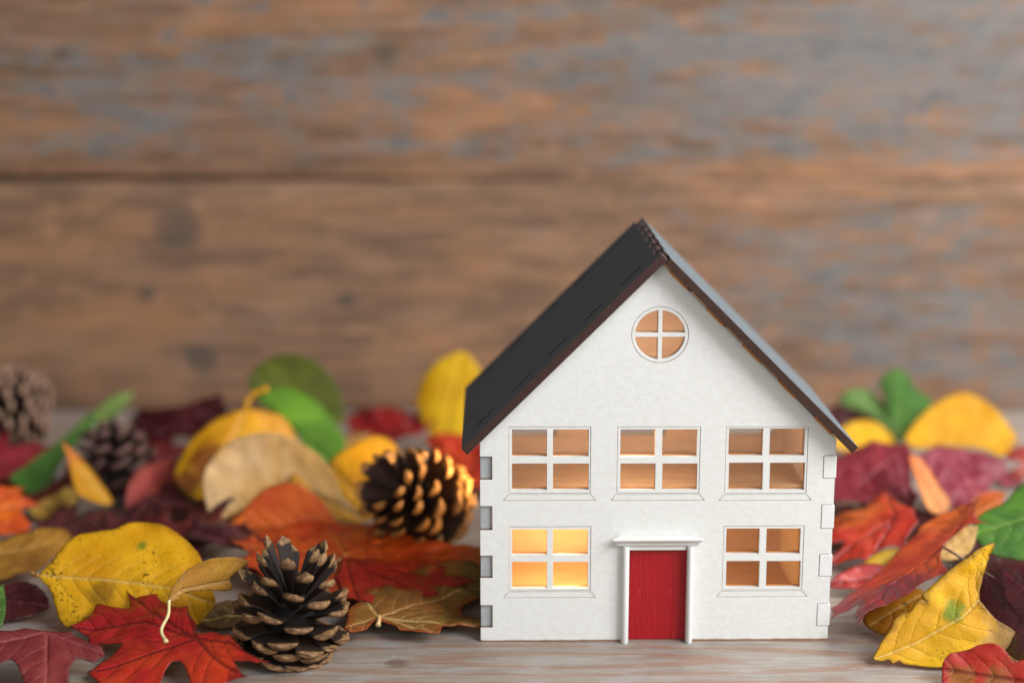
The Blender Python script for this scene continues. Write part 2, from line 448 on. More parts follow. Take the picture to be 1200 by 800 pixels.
def circ(cx, cz, r, n=48, a0=0, a1=2 * math.pi):
    return [(cx + r * math.cos(a0 + (a1 - a0) * i / n), cz + r * math.sin(a0 + (a1 - a0) * i / n)) for i in range(n)]
notch = [hl(563, y)[1] for y in (735, 709, 677, 651, 621, 593, 562, 535)]
NW = .34
left = [(-W2, 0.06), (-W2 + .06, 0)]; outline = []
# counter-clockwise outline with four finger notches on either side
outline += [(-W2 + .05, 0), (W2 - .05, 0), (W2, .05)]
for k in range(0, 8, 2):
    z0, z1 = notch[k], notch[k + 1]
    outline += [(W2, z0), (W2 - NW, z0), (W2 - NW, z1), (W2, z1)]
outline += [(W2, SIDE), (0, APEX), (-W2, SIDE)]
for k in range(6, -1, -2):
    z0, z1 = notch[k], notch[k + 1]
    outline += [(-W2, z1), (-W2 + NW, z1), (-W2 + NW, z0), (-W2, z0)]
outline += [(-W2, .05)]
wins = [ # outer engraved frame, pane columns, pane rows
    ((596, 500, 692, 578), ((600, 641), (648, 690)), ((503, 535), (543, 574)), 'upper'),
    ((723, 500, 820, 578), ((727, 768), (776, 817)), ((503, 535), (543, 574)), 'upper'),
    ((850, 500, 946, 578), ((854, 894), (902, 943)), ((502, 534), (542, 574)), 'upper'),
    ((596, 617, 692, 692), ((600, 641), (648, 689)), ((620, 650), (658, 689)), 'lower'),
    ((847, 616, 941, 691), ((851, 890), (898, 938)), ((619, 649), (657, 688)), 'lower')]
holes, wparts = [], []
for (o4, cols, rows, _) in wins:
    x0, z0, x1, z1 = prect(*o4); G = .009
    holes.append(rect(x0, z0, x1, z1))
    fl = [rect(x0 + G, z0 + G, x1 - G, z1 - G)]
    for c in cols:
        for r in rows:
            a, b, c2, d = prect(c[0], r[0], c[1], r[1]); fl.append(rect(a, b, c2, d))
    sl0 = [(x0 - .16, z0 - .21), (x1 + .16, z0 - .21), (x1 + .02, z0 - .03), (x0 - .02, z0 - .03)]
    sl1 = [(x0 - .142, z0 - .203), (x1 + .142, z0 - .203), (x1 + .016, z0 - .037), (x0 - .016, z0 - .037)]
    holes.append(sl0); wparts.append((fl, sl1, (x0, z0, x1, z1)))
rx, rz = hl(773.5, 392.5); RO = .79
holes.append(circ(rx, rz, RO))
dx0, dz0, dx1, dz1 = prect(733, 644, 806, 754); dz0 = 0
# the doorway is cut right down to the table, so it belongs to the outline
k = outline.index((W2 - .05, 0))
outline[k:k] = [(dx0, 0), (dx0, dz1), (dx1, dz1), (dx1, 0)]
V, F = clean(*slab([outline] + holes, 0, TW, fr))
obj('front_wall', V, F, mat_white('white_wall_paint', .8), house, smooth=False, bevel=.02)
for fl, sl1, (x0, z0, x1, z1) in wparts:
    V, F = clean(*slab(fl, .012, TW - .02, fr))
    w = obj('window', V, F, M_white, house, smooth=False, bevel=.012)
    V, F = slab([sl1], .008, TW - .05, fr)
    obj('sill', V, F, M_white, w, smooth=False, bevel=.008)
    V, F = box(x0 + .04, x1 - .04, TW - .015, TW - .005, z0 + .04, z1 - .04)
    obj('pane', V, F, M_pane, w, smooth=False)
bars = [circ(rx, rz, RO - .009)]
ri, hb = RO - .10, .058
a0 = math.asin(hb / ri)
for q in range(4):
    s = q * math.pi / 2
    arc = circ(rx, rz, ri, 14, s + a0, s + math.pi / 2 - a0)
    e = s + math.pi / 2 - a0; arc.append((rx + ri * math.cos(e), rz + ri * math.sin(e)))
    cx, sx = (1 if q in (0, 3) else -1), (1 if q in (0, 1) else -1)
    arc.append((rx + cx * hb, rz + sx * hb)); bars.append(arc)
V, F = clean(*slab(bars, .012, TW - .02, fr))
rw = obj('round_window', V, F, M_white, house, smooth=False, bevel=.012)
V, F = tube([(rx, TW - .015, rz), (rx, TW - .005, rz)], RO - .05, 32)
obj('pane', V, F, M_pane, rw, smooth=False)
# door: four grooved boards, frame posts, lintel
dV = []
xs = np.linspace(dx0 + .01, dx1 - .01, 5)
def door_mesh():
    out = []
    prof = []
    for i in range(4):
        a, b = xs[i] + .008, xs[i + 1] - .008
        prof += [(a, .006), (a + .014, 0), (b - .014, 0), (b, .006)]
    V, F = [], []
    for (x, dy) in prof:
        V += [(x, .10 + dy, .02), (x, .10 + dy, dz1 - .01), (x, .26, .02), (x, .26, dz1 - .01)]
    n = len(prof)
    for i in range(n - 1):
        a, b = i * 4, i * 4 + 4
        F += [(a, b, b + 1, a + 1), (a + 2, a + 3, b + 3, b + 2), (a, a + 2, b + 2, b), (a + 1, b + 1, b + 3, a + 3)]
    F += [(0, 1, 3, 2), (n * 4 - 4, n * 4 - 2, n * 4 - 1, n * 4 - 3)]
    return V, F
V, F = door_mesh(); obj('door', V, F, M_door, house, smooth=False)
def post(px0, px1, ztop):
    x0 = hl(px0, 700)[0]; x1 = hl(px1, 700)[0]; cx, hw = (x0 + x1) / 2, (x1 - x0) / 2
    V, F, n = [], [], 12
    prof = [(cx - hw, -.01)] + [(cx - hw * math.cos(math.pi * i / n), -.10 - .13 * math.sin(math.pi * i / n)) for i in range(n + 1)] + [(cx + hw, -.01)]
    m = len(prof)
    for z in (0.0, ztop): V += [(x, y, z) for x, y in prof]
    for i in range(m): F.append((i, (i + 1) % m, m + (i + 1) % m, m + i))
    F += [tuple(range(m))[::-1], tuple(range(m, 2 * m))]
    return V, F
zt = hl(770, 638)[1]
for a, b in ((728, 736.5), (803.5, 811.5)):
    V, F = post(a, b, zt); obj('door_post', V, F, M_trim, house, bevel=.012)
x0, z0, x1, z1 = prect(736.5, 637.5, 803.5, 644)
V, F = box(x0, x1, -.08, .08, z0 + .015, zt - .003); obj('lintel_strip', V, F, M_trim, house, smooth=False, bevel=.02)
cx0, cz0, cx1, cz1 = prect(717, 624.5, 823, 637.5)
cz0 = zt + .002
def cap_mesh():                   # moulded hood, ends mitred like its front
    prof = [(.0, 0), (.13, 0), (.17, .04), (.19, .10), (.25, .17), (.33, .22), (.33, .27), (.30, .29), (.0, .29)]
    V, F = [], []; m = len(prof)
    for (d, z) in prof:
        e = (.33 - d) * .75
        V += [(cx0 + e, -d - .002, cz0 + z), (cx1 - e, -d - .002, cz0 + z)]
    for i in range(m): a, b = 2 * i, 2 * ((i + 1) % m); F.append((a, a + 1, b + 1, b))
    F += [tuple(2 * i for i in range(m)), tuple(2 * i + 1 for i in range(m))[::-1]]
    return clean(V, F)
V, F = cap_mesh(); obj('door_hood', V, F, M_trim, house, smooth=False, bevel=.015)

# side walls with finger tabs, back wall with the same windows, floor
SIDEWIN = {-1: ((.9, 1.7, 2.6, 3.4), (3.4, 1.7, 5.4, 3.4), (.9, 4.3, 2.6, 5.2), (3.4, 4.3, 5.2, 5.2)), 1: ((.8, 1.9, 2.2, 3.6), (.8, 4.1, 2.2, 5.3))}  # right-hand openings, unseen, added to let daylight into the rooms
def side_wall(sx, name):
    zz = [0.0]
    yf = .09 if sx < 0 else -.014; off = 0 if sx < 0 else .03     # tabs recessed on one side, proud on the other
    lp = [(TW + .004, .01), (DEP - TW, .01), (DEP - TW, SIDE - .05), (TW + .004, SIDE - .05)]
    for k in (6, 4, 2, 0):
        z0, z1 = notch[k] + .012, notch[k + 1] - .012
        lp += [(TW + .004, z1), (yf, z1), (yf, z0), (TW + .004, z0)]
    hs = []
    for (a, b, c, d) in SIDEWIN[sx]:
        hs.append(rect(a, b, c, d))
    xa, xb = (sx * (W2 + off - .0), sx * (W2 - NW + .012)) if sx > 0 else (-W2 + .012, -W2 + NW - .012)
    f = lambda a, b, t: Vector((t, a, b))
    V, F = clean(*slab([lp] + hs, min(xa, xb), max(xa, xb), f))
    return V, F
for sx in (-1, 1):
    V, F = side_wall(sx, '')
    o = obj('side_wall', V, F, M_tab if sx < 0 else M_trim, house, smooth=False, bevel=.015)
    # bare inner lining
    xa = sx * (W2 - NW - .02)
    lo, hi = sorted((xa, xa - sx * .012))
    hs = [rect(a, b, c, d) for (a, b, c, d) in SIDEWIN[sx]]
    V, F = slab([rect(TW + .01, .02, DEP - TW - .01, SIDE - .08)] + hs, lo, hi, lambda a, b, t: Vector((t, a, b)))
    V, F = clean(V, F); obj('inner_lining', V, F, M_ply, house, smooth=False)
bo = [(-W2, 0), (W2, 0), (W2, SIDE), (0, APEX), (-W2, SIDE)]
bh = [rect(a, 4.48, a + 1.7, 5.3) for a in (-4.3, -.85, 2.6)]
V, F = clean(*slab([bo] + bh, DEP - TW, DEP, fr)); obj('back_wall', V, F, M_ply, house, smooth=False)
V, F = box(-W2 + NW + .01, W2 - NW - .01, TW + .01, DEP - TW - .01, .03, .25); obj('house_floor', V, F, M_floor, house, smooth=False)
V, F = box(-W2 + NW + .04, W2 - NW - .04, TW + .01, DEP - TW - .01, 3.78, 3.92); obj('upper_floor', V, F, M_floor, house, smooth=False)

# roof: two plates that interlock along the ridge, slots near the front edge
TR, OVF, OVB = .235, .50, .35
nrm = Vector((SL, 0, 1)).normalized()      # of the right plate
dn = Vector((1, 0, -SL)).normalized()
LEN = (W2 + .34) / dn.x
LIFT = .075
Y0, Y1 = -OVF, DEP + OVB
NF = 6; fl_ = (Y1 - Y0) / (2 * NF)
def roof_plate(sx):
    # loop in (s: down the slope from the ridge line, y)
    rid = []
    ex = TR * SL                                     # reach of a finger across the other plate
    for i in range(2 * NF):
        y0, y1 = Y0 + i * fl_, Y0 + (i + 1) * fl_
        full = (i % 2 == 0) == (sx < 0)
        s = -ex * .62 if full else ex * .12
        g = .012 if not full else -.0
        rid += [(s, y0 + .012), (s, y1 - .012)]
    lp = rid + [(LEN, Y1), (LEN, Y0)]
    lp.reverse()
    slots = []
    for (yy, col) in ((TW - .02 + .10, 0), (DEP - TW - .12, 0)):
        for j in range(5):
            s0 = .55 + j * 1.42
            slots.append(rect(s0, yy, s0 + .72, yy + .11))
    def f(a, b, t):
        base = Vector((0, 0, APEX + LIFT)) + (Vector((dn.x, 0, dn.z)) * a) + nrm * t
        return Vector((sx * base.x, b, base.z))
    return clean(*slab([lp] + slots, 0, TR, f))
for sx in (-1, 1):
    V, F = roof_plate(sx)
    me_f = []
    for f in F:
        nn = Vector((0, 0, 0))
        for i in range(len(f)): nn += Vector(V[f[i]]).cross(Vector(V[f[(i + 1) % len(f)]]))
        nn = nn.normalized() if nn.length > 0 else Vector((0, 0, 1))
        top = abs(nn.z) > .3 and abs(nn.y) < .3 and abs(Vector((sx * nrm.x, 0, nrm.z)).dot(nn)) > .9
        cy = sum(V[i][1] for i in f) / len(f); cx_ = sum(abs(V[i][0]) for i in f) / len(f)
        slot = (not top) and (TW + .04 < cy < TW + .24 or DEP - TW - .16 < cy < DEP - TW + .04) and .3 < cx_ < W2 + .1 and abs(nn.z) < .8
        me_f.append(0 if top else 2 if slot else 1)  # slot walls get the painted shade
    obj('roof_panel', V, F, [M_roof, M_burnt, M_slot_dark], house, smooth=False, bevel=.015, fmat=me_f)
for sx in (-1, 1):
    for j in range(5):
        s0 = .55 + j * 1.42
        def f(a, b, t):
            q = Vector((0, 0, APEX + LIFT)) + dn * a + nrm * t
            return Vector((sx * q.x, b, q.z))
        V, F = clean(*slab([rect(s0 + .01, TW + .086, s0 + .71, TW + .184)], -.12, TR * .25, f))
        obj('slot_filler', V, F, M_slot_dark, house, smooth=False)  # black filler added so the slots read as dark gaps
# bare ends of the gable tabs, showing orange between wall and roof on the right-hand slope
for j in range(5):
    s0 = .30 + j * 1.46
    def f(a, b, t):
        q = Vector((0, 0, APEX)) + dn * a + nrm * b
        return Vector((q.x, t, q.z))
    V, F = slab([rect(s0, -.03, s0 + .70, LIFT * .70)], -.02, .05, f)
    obj('roof_tab', V, F, M_orange, house, smooth=False, bevel=.01)

# ------------------------------------------------------------------ leaves
def dense(pts, step, bow=0.0, jag=0.0, seed=0):
    out = []; n = len(pts)
    area = sum(pts[i][0] * pts[(i + 1) % n][1] - pts[(i + 1) % n][0] * pts[i][1] for i in range(n))
    sg = 1 if area > 0 else -1
    for i in range(n):
        a = Vector(pts[i]); b = Vector(pts[(i + 1) % n]); d = b - a; L = d.length
        if L < 1e-6: continue
        k = max(1, int(round(L / step))); nn = Vector((-d.y, d.x)) / L * sg
        for j in range(k):
            t = j / k
            p = a + d * t + nn * bow * L * 4 * t * (1 - t)
            if jag:
                q = noise.noise(Vector((p.x * 3.1 + seed, p.y * 3.1, seed * 1.7))) + .6 * noise.noise(Vector((p.x * 9 + seed, p.y * 9, 2)))
                p = p + nn * q * jag
            out.append(p)
    return out
def segdist(pts, segs):
    d = np.full(len(pts), 1e3)
    for (a, b) in segs:
        a = np.array(a, float); b = np.array(b, float); ab = b - a; l2 = max(1e-9, (ab @ ab))
        t = np.clip(((pts - a) @ ab) / l2, 0, 1)
        d = np.minimum(d, np.linalg.norm(pts - (a + t[:, None] * ab), axis=1))
    return d
MAPLE = [(.03, -.02), (.10, -.10), (.22, -.15), (.40, -.25), (.40, -.14), (.58, -.10), (.47, -.01), (.40, .09),
         (.52, .16), (.68, .16), (.65, .25), (.86, .31), (.80, .38), (.95, .57), (.74, .52), (.66, .62), (.54, .52), (.36, .43), (.245, .41),
         (.27, .54), (.43, .64), (.30, .68), (.31, .82), (.17, .83), (.09, .94), (0, 1.08)]
MV = [((0, 0), (0, 1.05)), ((0, 0), (.50, .33)), ((.50, .33), (.93, .56)), ((0, 0), (.56, -.09)), ((0, 0), (.38, -.23))]
def maple_outline(size, var, seed):
    r = random.Random(seed); h = []
    for s in (1, -1):
        side = [(x * s * (1 + r.uniform(-var, var)), y * (1 + r.uniform(-var, var)) + r.uniform(-.02, .02)) for x, y in MAPLE[:-1]]
        h.append(side)
    loop = h[0] + [MAPLE[-1]] + h[1][::-1]
    segs, seg2 = [], []
    for s in (1, -1):
        for (a, b) in MV:
            A = Vector((a[0] * s, a[1])); B = Vector((b[0] * s, b[1])); segs.append((A * size, B * size))
            d = B - A; n = int(d.length / .13)
            for i in range(1, n + 1):
                q = A + d * (i / (n + .5)); u = d.normalized()
                for e in (1, -1):
                    w = u + Vector((-u.y, u.x)) * e * .9
                    seg2.append((q * size, (q + w.normalized() * .22) * size))
    return [(x * size, y * size) for x, y in loop], segs, seg2
def oval_outline(L, w1, w2, p, q, tipk):
    n = 26; up, dn_ = [], []
    for i in range(n + 1):
        s = i / n
        h = max(0, math.sin(math.pi * s ** p)) ** q * (1 - tipk * s ** 6)
        up.append((s * L, w1 * h)); dn_.append((s * L, -w2 * h))
    loop = dn_ + up[::-1][1:-1]
    segs = [((0, 0), (L, 0))]; seg2 = []
    k = max(5, int(L / .55))
    for i in range(1, k):
        s = i / k * .92
        for (w, e) in ((w1, 1), (w2, -1)):
            h = max(0, math.sin(math.pi * min(1, s + .1) ** p)) ** q
            a = Vector((s * L, 0)); b = Vector((s * L + .12 * L, e * w * h * .6)); c = Vector((s * L + .17 * L, e * w * h * .95))
            seg2 += [(a, b), (b, c)]
    return loop, segs, seg2

LEAF_MATS = {}
leafcount = 0
def leaf(name, label, cat, base, tip, side, mat, under=None, kind='oval', r2=1.0, w=None, p=.85, q=.85, tipk=.3,
         bend=0.0, cup=0.0, fold=0.0, twist=0.0, ripple=.06, rfreq=.7, dome=0.0, lobes=0.0, jag=.012, stem=None, stemcol='#8a5a38', stem_r=.045,
         step=.10, var=.08, seed=None, curl_tip=0.0, edge_curl=0.0, trace=None, veins=None, spots=()):
    global leafcount; leafcount += 1
    seed = leafcount if seed is None else seed
    B, Tp, S = Vector(base), Vector(tip), Vector(side)
    ax = Tp - B; L = ax.length; ax.normalize()
    sv = S - B; sv = sv - ax * sv.dot(ax); W = sv.length; by = sv.normalized(); nz = ax.cross(by)
    if w: W = w
    if nz.dot(Vector((0, 0, HC)) - (B + Tp) / 2) < 0:      # upper face towards the camera
        by, nz, W, r2 = -by, -nz, W * r2, 1 / r2
    eye = Vector((0, 0, HC))
    def flat(px, py):                                        # a pixel's place on the leaf's own plane
        d = ray(px, py); t = (B - eye).dot(nz) / d.dot(nz); v = eye + d * t - B
        return Vector((v.dot(ax), v.dot(by)))
    if trace:
        tp = [flat(*q) for q in trace]
        if sum(tp[i - 1].x * tp[i].y - tp[i].x * tp[i - 1].y for i in range(len(tp))) < 0: tp.reverse()
        R = L
        if kind == 'oval':
            sm = []
            n = len(tp)
            for i in range(n):
                a0, b0, c0, d0 = tp[i - 1], tp[i], tp[(i + 1) % n], tp[(i + 2) % n]
                for t in (0, .25, .5, .75):
                    sm.append(0.5 * ((2 * b0) + (c0 - a0) * t + (2 * a0 - 5 * b0 + 4 * c0 - d0) * t * t + (3 * b0 - a0 - 3 * c0 + d0) * t ** 3))
            tp = sm
        loop = dense(tp, step, 0 if kind == 'oval' else .06, jag, seed)
        vl = [[flat(*q) for q in v] for v in veins] if veins else [[Vector((0, 0)), Vector((L, 0))]]
        segs, seg2 = [], []
        for v in vl:
            v = v if len(v) > 1 else [Vector((0, 0))] + v
            for A_, B_ in zip(v, v[1:]):
                segs.append((A_, B_)); d = B_ - A_; k = max(2, int(d.length / .55)); u = d.normalized()
                for i in range(1, k + 1):
                    q = A_ + d * (i / (k + .5))
                    for e in (1, -1):
                        w1_ = (u + Vector((-u.y, u.x)) * e * 1.1).normalized(); ln_ = min(1.0, L * .3)
                        m1 = q + w1_ * ln_ * .6; seg2 += [(q, m1), (m1, m1 + (w1_ + u * .35).normalized() * ln_ * .5)]
    elif kind == 'oval':
        loop, segs, seg2 = oval_outline(L, W, W * r2, p, q, tipk)
        loop = dense(loop, step, 0, jag, seed); R = L
    else:
        size = L / 1.08
        lp, segs, seg2 = maple_outline(size, var, seed)
        # maple outlines are drawn tip-up: turn so that the tip lies along +x
        tr = lambda v: Vector((v[1], -v[0]))
        loop = dense([tr(v) for v in lp], step, .05, jag, seed)
        segs = [(tr(a), tr(b)) for a, b in segs]; seg2 = [(tr(a), tr(b)) for a, b in seg2]; R = size
    # triangulate with inner points
    xs = [v.x for v in loop]; ys = [v.y for v in loop]; pts = list(loop); n0 = len(loop)
    lpa = np.array([(v.x, v.y) for v in loop]); row = 0; y = min(ys)
    cand = []
    while y < max(ys):
        x = min(xs) + (step * .5 if row % 2 else 0)
        while x < max(xs): cand.append((x, y)); x += step
        y += step * .87; row += 1
    cand = np.array(cand); a = lpa; b = np.roll(lpa, -1, axis=0)
    inn = np.zeros(len(cand), bool)
    for i in range(n0):
        (x1, y1), (x2, y2) = a[i], b[i]
        if y1 == y2: continue
        c = ((y1 > cand[:, 1]) != (y2 > cand[:, 1])) & (cand[:, 0] < (x2 - x1) * (cand[:, 1] - y1) / (y2 - y1) + x1)
        inn ^= c
    cand = cand[inn]
    if len(cand):
        dd = np.min(np.linalg.norm(cand[:, None, :] - lpa[None, :, :], axis=2), axis=1)
        cand = cand[dd > step * .55]
    pts += [Vector(c) for c in cand]
    ov, oe, of, *_ = delaunay_2d_cdt(pts, [(i, (i + 1) % n0) for i in range(n0)], [], 1, 1e-7)
    loopt = [(v.x, v.y) for v in loop]
    A = np.array([(v.x, v.y) for v in ov])
    F = []
    for f in of:
        if len(f) == 3:
            e1 = ov[f[1]] - ov[f[0]]; e2 = ov[f[2]] - ov[f[0]]
            F.append(tuple(f) if e1.cross(e2) > 0 else tuple(reversed(f)))
        else: F.append(tuple(f))
    dv = segdist(A, [(tuple(s[0]), tuple(s[1])) for s in segs])
    d2 = segdist(A, [(tuple(s[0]), tuple(s[1])) for s in seg2])
    de = np.min(np.linalg.norm(A[:, None, :] - lpa[None, :, :], axis=2), axis=1)
    # shape
    aa, bb = A[:, 0].copy(), A[:, 1].copy()
    rr = np.hypot(aa, bb)
    z = np.zeros(len(A))
    ns = np.array([noise.noise(Vector((x * rfreq + seed * 5.1, y * rfreq, seed))) + .55 * noise.noise(Vector((x * rfreq * 2.6, y * rfreq * 2.6 + seed, 4))) for x, y in A])
    z += ns * ripple * np.clip(rr / R * 2.0, .2, 1.3)
    z += -.035 * np.exp(-(dv / .10) ** 2) - .016 * np.exp(-(d2 / .07) ** 2)
    z += dome * rr ** 2 / R
    if lobes: z += lobes * np.clip(dv, 0, .6) * (rr / R)
    if edge_curl: z += edge_curl * np.exp(-de / .35)
    if fold: z += fold * np.sqrt(bb ** 2 + .01)
    kc = cup if abs(cup) > 1e-4 else 1e-4
    th = bb * kc; b2 = np.sin(th) / kc - z * np.sin(th); z2 = (1 - np.cos(th)) / kc + z * np.cos(th)
    tw = twist * aa / R
    b3 = b2 * np.cos(tw) - z2 * np.sin(tw); z3 = b2 * np.sin(tw) + z2 * np.cos(tw)
    kb = bend if abs(bend) > 1e-4 else 1e-4
    th = aa * kb
    if curl_tip: th = th + curl_tip * np.clip(aa / R - .55, 0, 1) ** 2
    # integrate along the length so that the bend may vary
    order = np.linspace(min(aa.min(), -.001), aa.max() + .001, 240)
    tho = order * kb + (curl_tip * np.clip(order / R - .55, 0, 1) ** 2 if curl_tip else 0)
    st = order[1] - order[0]
    cx = np.concatenate([[0], np.cumsum(np.cos((tho[1:] + tho[:-1]) / 2) * st)]); cz = np.concatenate([[0], np.cumsum(np.sin((tho[1:] + tho[:-1]) / 2) * st)])
    z_i = np.interp(0, order, cx), np.interp(0, order, cz)
    X = np.interp(aa, order, cx) - z_i[0] - z3 * np.sin(th); Z = np.interp(aa, order, cz) - z_i[1] + z3 * np.cos(th)
    k = int(np.argmin(np.hypot(aa - (R if kind == 'oval' or trace else R * 1.08), bb)))
    ang = math.atan2(Z[k], X[k]); sc_ = L / math.hypot(X[k], Z[k])
    ca, sa = math.cos(-ang), math.sin(-ang)
    X2 = (X * ca - Z * sa) * sc_; Z2 = (X * sa + Z * ca) * sc_; Y2 = b3 * sc_
    M = np.array([list(ax), list(by), list(nz)])
    Q = np.stack([X2, Y2, Z2], 1) @ M
    # rest on the table: nothing sinks below it
    zw = Q[:, 2] + B.z; low = .03 + .02 * (seed % 5)
    Q[:, 2] = np.where(zw < low + .25, low + .25 * np.exp((np.minimum(zw, low + .25) - low - .25) / .25), zw) - B.z
    sp_ = []
    for j in range(2):
        if j < len(spots):
            c_ = flat(*spots[j][:2]); sp_.append(np.hypot(A[:, 0] - c_.x, A[:, 1] - c_.y) / spots[j][2])
        else: sp_.append(np.full(len(A), 9.0))
    root = thing(name, label, cat, B, 'autumn leaves scattered on the table')
    mats = [mat, under or mat]
    o = obj('blade', [tuple(v) for v in Q], F, mats, root, attrs={'spot': sp_[0], 'spot_two': sp_[1], 'vein': dv, 'vein_side': d2, 'edge': de, 'along': np.clip(aa / R, 0, 1), 'flat': np.stack([aa, bb, np.zeros(len(aa))], 1)})
    so = o.modifiers.new('thickness', 'SOLIDIFY'); so.thickness = .013 * CM; so.offset = 0; so.material_offset = 1 if under else 0
    if stem:
        if stem == 'auto':
            sp = [Vector((0, 0, 0)), -ax * .8 + Vector((0, 0, -.1)), -ax * 1.7 + Vector((0, 0, -.3))]
            sp = [Vector((v.x, v.y, max(v.z, .06 - B.z))) for v in sp]
        else: sp = [Vector((0, 0, 0))] + [Vector(v) - B for v in stem]
        pl = spline(sp, 22)
        V, Fs = tube(pl, [stem_r * (.85 + .15 * math.cos(i * .9) * .3) * (1.35 if i > 20 else 1) for i in range(23)], 8)
        obj('stem', V, Fs, mat_stem(stemcol), root)
    return root

# leaf materials (seeded so that no two leaves share their blotches)
LM = mat_leaf
def red_m(s, **k):
    d = dict(vein='#4a1014', vs=.6, edge='#3a0c10', es=.35, spk=.05, gloss=.75, trans=.22, seed=s); d.update(k)
    return LM('red_maple_leaf', d.pop('c1', '#8e1414'), d.pop('c2', '#b8301c'), **d)
def burg_m(s, **k):
    d = dict(vein='#8c4048', vs=.4, edge='#2a0a10', es=.3, spk=.05, gloss=.65, trans=.15, seed=s); d.update(k)
    return LM('burgundy_leaf', d.pop('c1', '#6a1c24'), d.pop('c2', '#84303a'), **d)
def yel_m(s, **k):
    d = dict(vein='#e8cc78', vs=.5, vein2=.2, edge='#6a4010', es=.45, spk=.45, gloss=.45, trans=.42, seed=s); d.update(k)
    return LM('yellow_leaf', d.pop('c1', '#d69a08'), d.pop('c2', '#e4b416'), **d)
def grn_m(s, **k):
    d = dict(vein='#9ab860', vs=.45, edge='#2a3a10', es=.25, spk=.0, gloss=.6, trans=.16, seed=s); d.update(k)
    return LM('green_leaf', d.pop('c1', '#4a7c1c'), d.pop('c2', '#6a9a2a'), **d)
def tan_m(s, **k):
    d = dict(vein='#caa878', vs=.4, edge='#6a4420', es=.35, spk=.2, gloss=.25, trans=.3, seed=s); d.update(k)
    return LM('tan_leaf', d.pop('c1', '#c49a58'), d.pop('c2', '#d8b47c'), **d)
def org_m(s, **k):
    d = dict(vein='#6a2410', vs=.35, edge='#5a1a0c', es=.35, spk=.15, gloss=.55, trans=.3, seed=s); d.update(k)
    return LM('orange_leaf', d.pop('c1', '#c04a10'), d.pop('c2', '#d86a18'), **d)
MP = dict(kind='maple')

